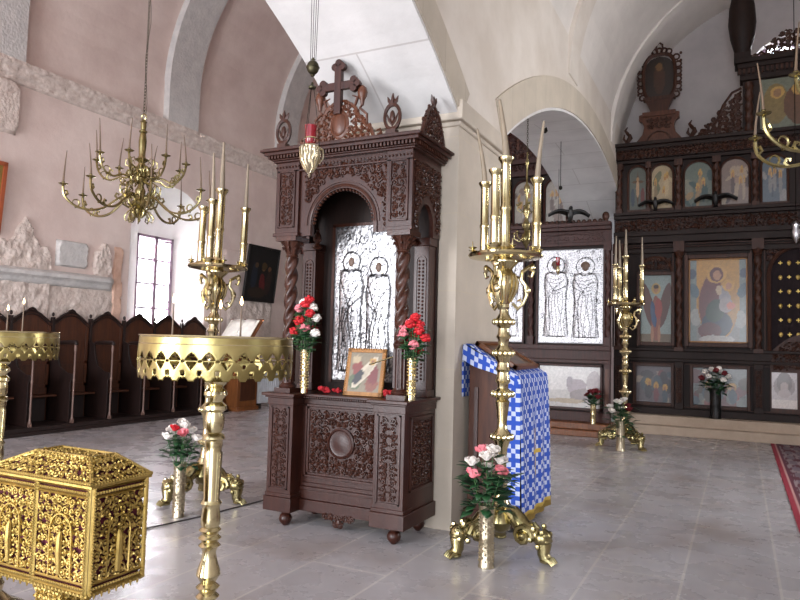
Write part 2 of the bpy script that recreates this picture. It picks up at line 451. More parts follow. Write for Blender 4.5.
# window
w = thing('window_1', 'bright multi-pane casement window in arched niche', 'window', (XL-.62, (WY0+WY1)/2, WZ0)); w['kind'] = 'structure'
hw, hh = (WY1-WY0)/2, WZ1-WZ0
f = MB()
for y0, y1, z0, z1 in ((-hw, -hw+.05, 0, hh), (hw-.05, hw, 0, hh), (-hw, hw, 0, .05), (-hw, hw, hh-.05, hh), (-.02, .06, 0, hh)):
    f.box(-.05, .02, y0, y1, z0, z1)
f.build('window_frame', 'window_wood', w)
m_ = MB()
for z in (.47, .94, 1.41): m_.box(-.035, .01, -hw+.05, hw-.05, z-.018, z+.018)
m_.build('glazing_bar', 'window_wood', w)
cz = MB()
X = Matrix.Translation((.02, hw-.04, 0)) @ Matrix.Rotation(rad(-22), 4, 'Z')
for y0, y1, z0, z1 in ((-.40, -.36, .06, hh-.06), (-.04, 0, .06, hh-.06), (-.4, 0, .06, .1), (-.4, 0, hh-.1, hh-.06), (-.4, 0, .6, .62), (-.4, 0, 1.2, 1.22)):
    cz.box(0, .03, y0, y1, z0, z1, X)
cz.build('open_casement', 'window_wood', w)
MB().box(-.022, -.016, -hw+.05, hw-.05, .05, hh-.05).build('pane', 'pane', w)
# stone string course, carved
def rough_slab(x, y0, y1, z0, z1, d, seed, ny, nz, amp=.02, edge=.02):
    def fn(u, v):
        y, z = y0+(y1-y0)*u, z0+(z1-z0)*v; e = min(u, 1-u, .12)/.12*min(v, 1-v, .12)/.12
        n_ = noise.noise(Vector((y*7+seed, z*7, seed)))*amp*.6+noise.noise(Vector((y*19+seed, z*19, seed)))*amp*.35
        return (x+max(-.005, (d+n_)*min(1, e*3)), y, z)
    return fn
def string(y0, y1):
    mb = MB(); prof = [(.0, 5.12), (.04, 5.14), (.05, 5.2), (.09, 5.24), (.09, 5.33), (.14, 5.37), (.14, 5.44), (0, 5.46)]
    n = int((y1-y0)/.04)
    def fn(u, v):
        k = v*(len(prof)-1); i = min(int(k), len(prof)-2); t = k-i
        d = prof[i][0]*(1-t)+prof[i+1][0]*t; z = prof[i][1]*(1-t)+prof[i+1][1]*t; y = y0+(y1-y0)*u
        return (XL+d+.025*noise.noise(Vector((y*14, z*14, 0)))*(1 if 0 < v < 1 else 0), y, z)
    mb.grid(fn, n, 21); return mb
struct(string(YW, YE).build('trim_2', 'carved_stone', ang=60), 'carved stone string course along the mauve wall', 'string course')
# vaults
def vault(cx, R, z0, y0, y1, n=40, th=.25, a0=0, a1=pi):
    mb = MB(); pr = [(cx+R*cos(a0+(a1-a0)*i/n), z0+R*sin(a0+(a1-a0)*i/n)) for i in range(n+1)]
    po = [(cx+(R+th)*cos(a0+(a1-a0)*i/n), z0+(R+th)*sin(a0+(a1-a0)*i/n)) for i in range(n+1)]
    for i in range(n):
        mb.prism([pr[i], pr[i+1], po[i+1], po[i]], y0, y1, 'y')
    return mb
ncx, nR = (XL+XD0)/2, (XD0-XL)/2
struct(vault(ncx, nR+.02, 6.05, YW, YE).build('ceiling', 'plaster'), 'mauve barrel vault over the north aisle', 'vault')
scx, sR = .9, 2.9
struct(vault(scx, sR+.06, 4.95, YW, YE).build('ceiling', 'vault'), 'pale barrel vault over the south aisle', 'vault')
for k, (y0, y1) in enumerate(((5.6, 6.3), (9.12, 9.9), (12.5, 13.2))):
    rb_ = vault(ncx, nR-.14, 6.1, y0, y1, 40, .17); rb_.box(XL, XL+.14, y0, y1, 5.44, 6.1); rb_.box(XD0-.14, XD0, y0, y1, 5.0, 6.1)
    struct(rb_.build('trim_%d' % (3+k), 'grey_stone'), 'grey stone transverse rib of the north vault', 'vault rib')
for k, (y0, y1) in enumerate(((8.75, 9.25), (12.05, 12.3))):
    struct(vault(scx, sR-.02, 5.02, y0, y1, 40, .12).build('trim_%d' % (6+k), 'cream' if k == 0 else 'vault'), 'plastered transverse rib of the south vault', 'vault rib')
# corner strip hanging below near rib at the far left
mb = MB(); mb.grid(rough_slab(XL, 5.45, 6.3, 4.35, 5.14, .1, 3, 30, 30), 24, 22)
struct(mb.build('trim_8', 'carved_stone', ang=60), 'weathered stone block under the near vault rib', 'stone block')
# dividing wall: pier, arch spandrels
mb = MB()
mb.box(XD0, XD1, 4.97, 6.05, 0, 3.22)
W0 = arc_pts(*A1, YW+.0, 4.97, 34) if False else arc_pts(*A1, -3.03, 4.97, 40)
W1 = arc_pts(*A2, 6.05, 14.6, 44)
struct(mb.build('wall_pier', 'pier'), 'cream stone pier between the two arches', 'pier')
mb = MB()
def spandrel(mb, pts, top, x0, x1):
    n = len(pts); lo = [(x, y, z) for x in (x0, x1) for y, z in pts]; hi = [(x, y, top) for x in (x0, x1) for y, z in pts]
    vs = lo+hi; fs = []
    for i in range(n-1):
        fs.append((i, i+1, 2*n+i+1, 2*n+i)); fs.append((n+i, n+i+1, 3*n+i+1, 3*n+i)); fs.append((2*n+i, 2*n+i+1, 3*n+i+1, 3*n+i))
    mb.add(vs, fs)
spandrel(mb, W0, 6.3, XD0, XD1-.0); spandrel(mb, W1, 6.3, XD0, XD1)
mb.box(XD0, XD1, YW, -3.03, 0, 6.3); mb.box(XD0, XD1, 4.97, 6.05, 3.25, 6.3)
struct(mb.build('wall_arcade', 'cream', ang=25), 'cream plastered wall above the arcade arches', 'wall')
# soffits and ring faces
def ringarc(A, y0, y1, n, x0, x1, r0, r1):
    c, R, zc = A; mb = MB()
    a0, a1 = math.asin((y0-c)/R), math.asin((y1-c)/R)
    for i in range(n):
        t0, t1 = a0+(a1-a0)*i/n, a0+(a1-a0)*(i+1)/n
        q = [(c+(R+r)*sin(t), zc+(R+r)*cos(t)) for r, t in ((r0, t0), (r0, t1), (r1, t1), (r1, t0))]
        mb.prism(q, x0, x1, 'x')
    return mb
struct(ringarc(A1, -3.03, 4.97, 40, XD0-.012, XD1+.004, -.012, .03).build('trim_9', 'soffit', ang=25), 'white ashlar soffit of the near arch', 'arch soffit')
struct(ringarc(A2, 6.05, 14.6, 40, XD0-.012, XD1+.004, -.012, .03).build('trim_10', 'soffit', ang=25), 'white soffit of the far arch', 'arch soffit')
struct(ringarc(A1, -3.03, 4.97, 40, XD1-.01, XD1+.02, .02, .30).build('trim_11', 'voussoir', ang=25), 'cream stone face ring of the near arch', 'arch ring')
struct(ringarc(A2, 6.05, 14.6, 40, XD1-.01, XD1+.02, .02, .38).build('trim_12', 'voussoir', ang=25), 'cream stone face ring of the far arch', 'arch ring')
mb = MB(); mb.box(XD0-.05, XD1+.05, 4.91, 6.1, 3.22, 3.38); mb.box(XD0-.02, XD1+.02, 4.95, 6.07, 3.18, 3.22)
struct(mb.build('trim_13', 'pier', bevel=.01), 'stone impost block at the top of the pier', 'impost')
# right, end walls
SW = [(7.6, 8.8), (2.0, 3.2)]
mb = MB(); ycur = YW
for y0, y1 in SW[::-1]:
    mb.box(XR, XR+.5, ycur, y0, 0, 5.4); mb.box(XR, XR+.5, y0, y1, 0, 1.9); mb.box(XR, XR+.5, y0, y1, 3.9, 5.4); ycur = y1
mb.box(XR, XR+.5, ycur, YE, 0, 5.4)
struct(mb.build('wall_right', 'cool'), 'pale south wall with two deep windows', 'wall')
for k, (y0, y1) in enumerate(SW):
    q = thing('window_%d' % (3+k), 'deep south wall window with dark bars', 'window', (XR+.4, (y0+y1)/2, 1.9)); q['kind'] = 'structure'
    f = MB(); h_ = (y1-y0)/2
    for a, b, c, d in ((-h_, -h_+.05, 0, 2), (h_-.05, h_, 0, 2), (-h_, h_, 0, .05), (-h_, h_, 1.95, 2), (-.03, .03, 0, 2), (-h_, h_, .65, .69), (-h_, h_, 1.3, 1.34)): f.box(-.03, .03, a, b, c, d)
    f.build('window_frame', 'window_wood', q)
mb = MB(); mb.box(XL-.8, XD1-.08, YE, YE+.3, 0, 9.6)
struct(mb.build('wall_back', 'plaster'), 'east end wall of the north aisle', 'wall')
# lunette wall above the main screen, pierced by a round-headed window
lw = MB(); cxw, rw, zsw, zb = .66, .46, 6.52, 5.9
outer = [(scx+2.98*cos(pi*i/30), 4.95+2.98*sin(pi*i/30)) for i in range(31)]
hole = [(cxw+rw, zb)]+[(cxw+rw*cos(pi*i/16), zsw+rw*sin(pi*i/16)) for i in range(17)]+[(cxw-rw, zb)]
poly = [(XR+.1, 0)]+outer+[(XD1-.08, 0), (cxw-rw, 0)]+hole[::-1]+[(cxw+rw, 0)]
lw.prism(poly, 13.5, 13.8, 'y'); lw.box(cxw-rw, cxw+rw, 13.5, 13.8, 0, zb)
struct(lw.build('wall_chancel', 'cool', fix=True), 'grey plastered lunette wall behind the main icon screen', 'wall')
w2 = thing('window_2', 'bright round-headed window behind the carved top of main screen', 'window', (cxw, 13.7, zb)); w2['kind'] = 'structure'
f = MB(); f.torus((0, 0, zsw-zb), rw-.02, .03, 'y', 24, 6, a0=0, a1=pi); f.box(-.02, .02, -.03, .03, 0, zsw-zb+rw); f.box(-rw, rw, -.02, .02, .62, .65)
f.build('window_frame', 'window_wood', w2)
pp = [(rw*.97, 0)]+[(rw*.97*cos(pi*i/16), zsw-zb+rw*.97*sin(pi*i/16)) for i in range(17)]+[(-rw*.97, 0)]
MB().prism(pp, .04, .05, 'y').build('pane', 'pane', w2)
# stone reliefs let into the mauve wall
def relief(name, y0, y1, z0, z1, d, seed, mat, lab, cat, ny=34, nz=30, amp=.03, mask=None):
    mb = MB()
    base = rough_slab(XL, y0, y1, z0, z1, d, seed, ny, nz, amp)
    if mask:
        def fn(u, v):
            p = base(u, v); k = mask(u, v); return (XL-.02+(p[0]-XL+.02)*k, p[1], p[2])
    else: fn = base
    mb.grid(fn, ny, nz); return struct(mb.build(name, mat, ang=70), lab, cat)
def blob(seed, lo=.3):
    def m(u, v):
        r = math.hypot(u-.5, v-.42)*2; return 1 if r < .75+.35*noise.noise(Vector((math.atan2(v-.42, u-.5)*1.2, seed, 0))) else 0
    return m
relief('trim_14', 6.05, 7.0, 1.6, 3.22, .05, 1, 'carved_stone', 'eroded carved stone patch at the left of the mauve wall', 'stone relief', 50, 60, .05, lambda u, v: 1 if v < .55+.42*(1-abs(u-.5)*1.9)+.12*noise.noise(Vector((u*5, 1, 4))) else 0)
relief('trim_15', 7.06, 7.62, 2.5, 2.92, .07, 2, 'grey_stone', 'smooth pale stone slab in the mauve wall', 'stone slab', 24, 20, .012)
relief('trim_16', 7.7, 8.12, 2.3, 3.1, .09, 9, 'carved_stone', 'scallop-carved stone fragment left of the window', 'stone relief', 30, 40, .05, blob(2))
mb = MB(); n_ = 60
def shelf(u, v):
    y = 5.6+2.55*u; pr = [(0, 2.42), (.1, 2.4), (.15, 2.36), (.15, 2.31), (.1, 2.27), (.07, 2.2), (0, 2.17)]
    k = v*6; i = min(int(k), 5); t = k-i; d = pr[i][0]*(1-t)+pr[i+1][0]*t; z = pr[i][1]*(1-t)+pr[i+1][1]*t
    if u > .93: d *= math.sqrt(max(0, 1-((u-.93)/.07)**2))
    return (XL-.005+d*1.1+.008*noise.noise(Vector((y*6, z*9, 0))), y, z)
mb.grid(shelf, 60, 18)
struct(mb.build('trim_17', 'grey_stone', ang=50), 'pale stone ledge with rounded end on the mauve wall', 'stone ledge')
relief('trim_18', 8.12, 8.42, 1.5, 2.95, .03, 5, 'pink_stone', 'pink mortar repair beside the window niche', 'mortar patch', 16, 50, .02, lambda u, v: 1 if abs(u-.45-.25*noise.noise(Vector((v*5, 2, 2)))) < .3 else 0)
relief('trim_19', 6.0, 8.2, 1.5, 2.2, .02, 7, 'carved_stone', 'rough exposed masonry below the stone ledge', 'stone relief', 70, 24, .035)
relief('trim_20', 11.1, 12.6, 1.2, 2.3, .04, 8, 'carved_stone', 'rough exposed masonry right of the window niche', 'stone relief', 50, 34, .035)
relief('trim_21', 10.9, 12.3, 2.95, 3.3, .03, 12, 'plaster', 'patched plaster right of the window niche', 'plaster patch', 20, 12, .01)
# steps
mb = MB(); mb.box(XD1+.02, XR-.01, 12.22, 12.5, 0, .15)
struct(mb.build('trim_22', 'marble', bevel=.01), 'lower marble step before the main icon screen', 'step')
mb = MB(); mb.box(XD1+.02, XR-.01, 12.44, 13.45, 0, .3)
struct(mb.build('trim_23', 'marble', bevel=.01), 'upper marble step under the main icon screen', 'step')

# ------------------------------------------------------------------ the carved shrine
SH = thing('icon_shrine', 'tall carved walnut shrine with cross-topped canopy standing against the cream pier', 'shrine', (-2.74, 4.66, 0))
mb = MB(); mb.box(-.52, .55, -.12, .29, .26, .98); mb.box(-.56, .58, -.150, .29, .11, .20); mb.box(-.54, .57, -.135, .29, .20, .29)
mb.build('cabinet_body', 'walnut', SH, bevel=.004)
for x0, x1 in ((-.60, -.37), (.35, .60)):
    mb = MB(); mb.box(x0-.015, x1+.015, -.275, -.1 if x0 < 0 else .29, .11, .22); mb.box(x0, x1, -.26, -.08 if x0 < 0 else .28, .22, .98)
    mb.box(x0-.008, x1+.008, -.268, -.12 if x0 < 0 else .285, .93, .985); mb.box(x0-.008, x1+.008, -.268, -.12, .22, .25)
    pd = mb.build('corner_pedestal', 'walnut', SH, bevel=.004)
    c = MB(); a, b = x0+.05, x1-.05
    carve(c, pl_y(a, -.262, .30), b-a, .60, .055, 3, .0055)
    c.build('scroll_carving', 'carve', pd)
    c = MB(); e = .012
    for p in ((a-.02, a-.02+e, .28, .92), (b+.008, b+.02, .28, .92), (a-.02, b+.02, .28, .292), (a-.02, b+.02, .908, .92)): c.box(p[0], p[1], -.27, -.258, p[2], p[3])
    c.build('panel_moulding', 'walnut', pd)
# front panel
mb = MB(); px0, px1, pz0, pz1 = -.34, .33, .37, .94
for k, (o, d) in enumerate(((0, .018), (.02, .010))):
    w_ = .02
    for p in ((px0+o, px0+o+w_, pz0+o, pz1-o), (px1-o-w_, px1-o, pz0+o, pz1-o), (px0+o, px1-o, pz0+o, pz0+o+w_), (px0+o, px1-o, pz1-o-w_, pz1-o)):
        mb.box(p[0], p[1], -.19-d, -.188, p[2], p[3])
fp = mb.build('front_panel', 'walnut', SH, bevel=.003); fp.location = (0, .07, 0)
c = MB(); cx, cz = (px1-px0)/2-.05, (pz1-pz0)/2-.05
carve(c, pl_y(px0+.05, -.192, pz0+.05), px1-px0-.10, pz1-pz0-.10, .062, 8, .0075, skip=lambda x, z: math.hypot(x-cx, z-cz) < .125)
c.build('scroll_carving', 'carve', fp)
c = MB(); X = Matrix.Translation(((px0+px1)/2, -.19, (pz0+pz1)/2)) @ RX90
c.lathe([(.10, 0), (.118, .006), (.118, .016), (.104, .022), (.098, .014), (.09, .012), (.05, .018), (0.001, .021)], 32, X=X)
c.build('round_boss', 'walnut', fp)
mb = MB(); mb.box(-.36, .34, -.205, -.188, .30, .33)
mb.box(-.36, .34, -.215, -.188, .275, .30); mb.build('rail_moulding', 'walnut', SH, bevel=.003).location = (0, .07, 0)
c = MB(); carve(c, pl_y(-.15, -.205, .02), .30, .10, .045, 2, .007, skip=lambda x, z: z < .1-.10*(1-abs(x-.15)/.15)-.01); c.box(-.14, .14, -.205, -.19, .09, .115); c.ball((0, -.2, .06), (.03, .015, .03))
c.build('apron_carving', 'carve', SH).location = (0, .06, 0)
# side panel
mb = MB()
for p in ((-.17, -.15, .36, .9), (.21, .23, .36, .9), (-.17, .23, .36, .38), (-.17, .23, .88, .9)): mb.box(.598, .615, p[0], p[1], p[2], p[3])
sp_ = mb.build('side_panel', 'walnut', SH, bevel=.003)
c = MB(); carve(c, pl_x(.60, -.13, .40), .32, .46, .06, 5, .007); c.build('scroll_carving', 'carve', sp_)
for x in (-.44, .51):
    for y in (-.21, .20):
        MB().lathe([(.028, .112), (.034, .10), (.03, .09), (.042, .08), (.052, .055), (.046, .03), (.03, .012), (.02, 0)], 18, c=(x, y, 0)).build('bun_foot', 'walnut', SH)
# table top
mb = MB(); mb.box(-.57, .585, -.165, .29, .985, 1.0); mb.box(-.59, .60, -.18, .29, 1.0, 1.022)
for x0, x1 in ((-.64, -.33), (.31, .64)):
    mb.box(x0+.02, x1-.02, -.29, .27 if x0 > 0 else .0, .985, 1.0); mb.box(x0, x1, -.31, .29 if x0 > 0 else .0, 1.0, 1.024)
tt = mb.build('table_top', 'walnut', SH, bevel=.004)
c = MB(); dentils(c, -.33, .32, -.18, -.165, .988, .999, .02); c.build('dentil_row', 'carve', tt)
# front columns: square base, fluted drum, twisted shaft, leafy capital
def twisted(x, y, z0, z1, r):
    mb = MB(); n = int((z1-z0)/.012); mb.lathe([(r, z0+(z1-z0)*i/n) for i in range(n+1)], 20, c=(x, y, 0), twist=(.24, 3, 46)); return mb
for x in (-.485, .515):
    y = -.235+.055
    mb = MB(); mb.box(x-.075, x+.075, y-.075, y+.075, 1.024, 1.06)
    mb.lathe([(.066, 1.06), (.07, 1.075), (.06, 1.09), (.05, 1.1), (.05, 1.40), (.058, 1.41), (.062, 1.43), (.05, 1.445), (.042, 1.455)], 20, c=(x, y, 0), twist=None)
    for k in range(12):
        a = 2*pi*k/12; mb.tube([(x+.05*cos(a), y+.05*sin(a), 1.11), (x+.05*cos(a), y+.05*sin(a), 1.39)], .007, 5)
    col = mb.build('column', 'walnut', SH)
    twisted(x, y, 1.455, 2.10, .044).build('twisted_shaft', 'carve', col, ang=60)
    mb = MB(); mb.lathe([(.042, 2.10), (.052, 2.11), (.046, 2.125), (.044, 2.13), (.06, 2.18), (.085, 2.225)], 16, c=(x, y, 0))
    for k in range(8):
        a = 2*pi*k/8+.2
        for zz, rr in ((2.13, .05), (2.17, .06)):
            mb.tube([(x+rr*.8*cos(a), y+rr*.8*sin(a), zz), (x+(rr+.012)*cos(a), y+(rr+.012)*sin(a), zz+.04), (x+(rr+.034)*cos(a), y+(rr+.034)*sin(a), zz+.045), (x+(rr+.028)*cos(a), y+(rr+.028)*sin(a), zz+.03)], [.009, .012, .010, .004], 5)
    mb.box(x-.095, x+.095, y-.095, y+.095, 2.225, 2.262)
    mb.build('capital', 'carve', col)
# rear pilasters with round-headed panels
for x in (-.53, .52):
    mb = MB(); mb.box(x-.065, x+.065, .13, .27, 1.024, 2.2); mb.box(x-.075, x+.075, .12, .28, 1.024, 1.08); mb.box(x-.075, x+.075, .12, .28, 2.2, 2.262)
    pz = mb.build('rear_pilaster', 'walnut', SH, bevel=.003)
    c = MB(); c.tube([(x-.04, .128, 1.15)]+[(x+.04*cos(pi-pi*i/8), .128, 2.08+.04*sin(pi*i/8)) for i in range(9)]+[(x+.04, .128, 1.15)], .007, 5)
    beads(c, (x-.016, .128, 1.15), (x-.016, .128, 2.08), .028, .010, 6); beads(c, (x+.016, .128, 1.164), (x+.016, .128, 2.08), .028, .010, 6)
    c.build('pilaster_carving', 'carve', pz)
# small column with cone finial seen in front of the rear pilasters
for x in (-.44, .44):
    MB().lathe([(.03, 2.20), (.045, 2.215), (.03, 2.23), (.02, 2.25), (.038, 2.28), (.03, 2.32), (.012, 2.35), (.016, 2.36), (.001, 2.385)], 14, c=(x+.02, .08, 0)).build('pendant_finial', 'carve', SH)
# entablature, pierced by arches
ac, ar, az = .01, .275, 2.345
hole = [(ac+ar, 2.262)]+[(ac+ar*cos(pi*i/24), az+ar*sin(pi*i/24)) for i in range(25)]+[(ac-ar, 2.262)]
poly = [(-.59, 2.262), (-.59, 2.86), (.60, 2.86), (.60, 2.262)]+hole
mb = MB(); mb.prism(poly, -.235, -.205, 'y')
sy, sr, sz = .03, .13, 2.34
poly = [(-.205, 2.262), (-.205, 2.86), (.29, 2.86), (.29, 2.262), (sy+sr, 2.262)]+[(sy+sr*cos(pi*i/16), sz+sr*1.25*sin(pi*i/16)) for i in range(17)]+[(sy-sr, 2.262)]
mb.prism(poly, .57, .60, 'x'); mb.prism(poly, -.59, -.56, 'x')
ent = mb.build('entablature', 'walnut', SH)
MB().box(-.585, .595, .262, .288, 1.024, 2.86).build('back_board', 'dark', SH)  # darker wood stands in for the shade under the canopy
MB().box(-.56, .57, -.205, .27, 2.80, 2.86).build('canopy_roof', 'dark', SH)
c = MB(); c.torus((ac, -.237, az), ar+.02, .013, 'y', 30, 6, a0=0, a1=pi); c.torus((ac, -.238, az), ar+.05, .006, 'y', 30, 5, a0=0, a1=pi)
for i in range(27):
    a = pi*(i+.5)/27; c.ball((ac+(ar-.012)*cos(a), -.222, az+(ar-.012)*sin(a)), (.013, .016, .013), 6, 4)
for sx in (-1, 1): c.box(ac+sx*(ar+.02)-.014, ac+sx*(ar+.02)+.014, -.248, -.235, 2.262, az)
c.build('arch_moulding', 'carve', ent)
c = MB(); carve(c, pl_y(-.335, -.237, 2.29), .76, .53, .062, 21, .0075, skip=lambda x, z: math.hypot(x-.335-ac, z+2.29-az) < ar+.085)
c.build('spandrel_carving', 'carve', ent)
for x0, x1 in ((-.605, -.385), (.40, .615)):
    mb = MB(); mb.box(x0, x1, -.262, -.235, 2.262, 2.86)
    for p in ((x0+.03, x0+.045, 2.33, 2.79), (x1-.045, x1-.03, 2.33, 2.79), (x0+.03, x1-.03, 2.33, 2.345), (x0+.03, x1-.03, 2.775, 2.79)): mb.box(p[0], p[1], -.274, -.262, p[2], p[3])
    mb.box(x0-.01, x1+.01, -.275, -.235, 2.262, 2.29)
    ep = mb.build('entablature_block', 'walnut', ent, bevel=.003)
c = MB(); carve(c, pl_x(.602, -.19, 2.30), .46, .5, .055, 31, .0075, skip=lambda y, z: math.hypot(y-.19-sy, (z+2.30-sz)/1.25) < sr+.05)
c.build('side_carving', 'carve', ent)
for x0, x1 in ((-.555, -.435), (.445, .565)):
    c = MB(); carve(c, pl_y(x0, -.264, 2.35), x1-x0, .41, .055, 7, .0065)
    c.build('block_carving', 'carve', ent)
# cornice
mb = MB()
for e, z0, z1 in ((.02, 2.86, 2.875), (.035, 2.875, 2.885), (.075, 2.91, 2.935), (.10, 2.935, 2.955), (.085, 2.955, 2.965)):
    mb.box(-.605-e, .615+e, -.262-e, .29, z0, z1)
mb.box(-.61, .62, -.27, .29, 2.885, 2.965)
for e, z0, z1 in ((.04, 2.78, 2.795),): mb.box(-.60, .615, -.262, -.2, z0, z1)
cor = mb.build('cornice', 'walnut', SH, bevel=.003)
c = MB(); dentils(c, -.66, .66, -.32, -.27, 2.885, 2.91, .03); c.build('dentil_row', 'carve', cor); c = MB(); dentils_y(c, .62, .67, -.27, .29, 2.885, 2.91, .03); c.build('side_dentil_row', 'carve', cor); c = MB(); beads(c, (-.60, -.268, 2.82), (.60, -.268, 2.82), .03, .009)
c.build('bead_row', 'carve', cor)
# crest with oval boss, palms and trefoil cross
cr = MB(); yy = -.28
carve(cr, pl_y(-.245, yy, 2.965), .55, .30, .055, 12, .010, skip=lambda x, z: (abs(x-.275)/.29)**1.6+(z/.33)**1.6 > 1 or (abs(x-.275)/.085)**2+((z-.14)/.12)**2 < 1)
for s in (-1, 1):
    cr.tube([(s*.30+.03, yy, 2.975), (s*.27+.03, yy, 3.04), (s*.17+.03, yy, 3.14), (s*.13+.03, yy, 3.22), (s*.05+.03, yy, 3.28), (.03, yy, 3.29)], [.012, .02, .018, .016, .014, .01], 6)
    cr.tube([(s*.24+.03, yy, 3.06), (s*.23+.03, yy, 3.16), (s*.17+.03, yy, 3.21), (s*.20+.03, yy, 3.25)], [.008, .012, .012, .006], 5)
    cr.tube([(s*.12+.03, yy, 3.22), (s*.15+.03, yy, 3.30), (s*.10+.03, yy, 3.32)], [.01, .014, .004], 5)
    cr.tube([(s*.33+.03, yy, 2.985), (s*.36+.03, yy, 3.0), (s*.35+.03, yy, 3.03), (s*.32+.03, yy, 3.02)], [.014, .014, .01, .006], 5)
    # balloon-shaped palmette
    cr.lathe([(.012, 0), (.018, .04), (.035, .07), (.04, .1), (.03, .135), (.006, .155)], 12, c=(s*.19+.03, yy, 3.23))
cr.box(-.25, .31, yy-.012, yy+.02, 2.962, 2.985); cr.lathe([(.085, 0), (.1, .01), (.085, .02)], 24, X=Matrix.Translation((.03, yy, 3.1)) @ RX90 @ Matrix.Diagonal((.85, 1.15, 1, 1)))
crest = cr.build('crest', 'walnut_light', SH); crest.location = (-.035, 0, 0)
ob = MB(); ob.ball((.03, yy-.012, 3.1), (.07, .03, .095), 18, 12); ob.build('oval_boss', 'walnut_light', crest)
cx_ = MB(); cx_.box(.0, .06, yy-.022, yy+.022, 3.20, 3.57); cx_.box(-.11, .17, yy-.019, yy+.019, 3.39, 3.45)
for ex, ez, dx, dz in ((.03, 3.60, 0, 1), (-.135, 3.42, -1, 0), (.195, 3.42, 1, 0)):
    for a in (-1, 0, 1):
        px_, pz_ = (ex+a*.032, ez-abs(a)*.028) if dz else (ex-dx*abs(a)*.028, ez+a*.032)
        cx_.lathe([(.03, -.02), (.03, .02)], 16, X=Matrix.Translation((px_, yy, pz_)) @ RX90)
cx_.build('trefoil_cross', 'walnut', crest, bevel=.003).location = (-.012, -.02, -.022)
# corner finials: pine cone in a ring on a small foot
for x, y in ((-.56, -.25), (.43, -.25)):
    f = MB(); f.box(x-.06, x+.06, y-.045, y+.045, 2.963, 2.985); f.box(x-.04, x+.04, y-.03, y+.03, 2.985, 3.02)
    Xf = Matrix.Translation((x, y, 3.12)) @ Matrix.Diagonal((.75, 1, 1.1, 1)); f.torus((0, 0, 0), .085, .016, 'y', 22, 6, X=Xf)
    f.ball((x, y, 3.12), (.022, .02, .05), 8, 6)
    for s in (-1, 1):
        f.tube([(x, y, 3.05), (x+s*.025, y, 3.09), (x+s*.05, y, 3.15)], [.006, .012, .004], 5)
        f.tube([(x, y, 3.20), (x+s*.03, y, 3.24), (x+s*.045, y, 3.275)], [.012, .016, .003], 5)
    f.tube([(x, y, 3.20), (x, y, 3.25), (x, y, 3.30)], [.012, .017, .003], 5)
    f.build('finial', 'carve', SH)
# side crest
f = MB(); carve(f, lambda u, v, d: (.63+d, -.17+u, 2.965+v), .40, .28, .055, 17, .010, skip=lambda x, z: (abs(x-.2)/.22)**1.7+(z/.33)**1.7 > 1)
for s in (-1, 1): f.tube([(.64, .03+s*.21, 2.97), (.64, .03+s*.18, 3.06), (.64, .03+s*.10, 3.2), (.64, .03, 3.27)], [.018, .016, .016, .012], 6)
for s in (-1, 0, 1): f.tube([(.64, .03, 3.25), (.64, .03+s*.03, 3.30), (.64, .03+s*.045, 3.34)], [.012, .016, .003], 5)
f.box(.62, .65, -.18, .24, 2.962, 2.985); f.build('side_crest', 'carve', SH)

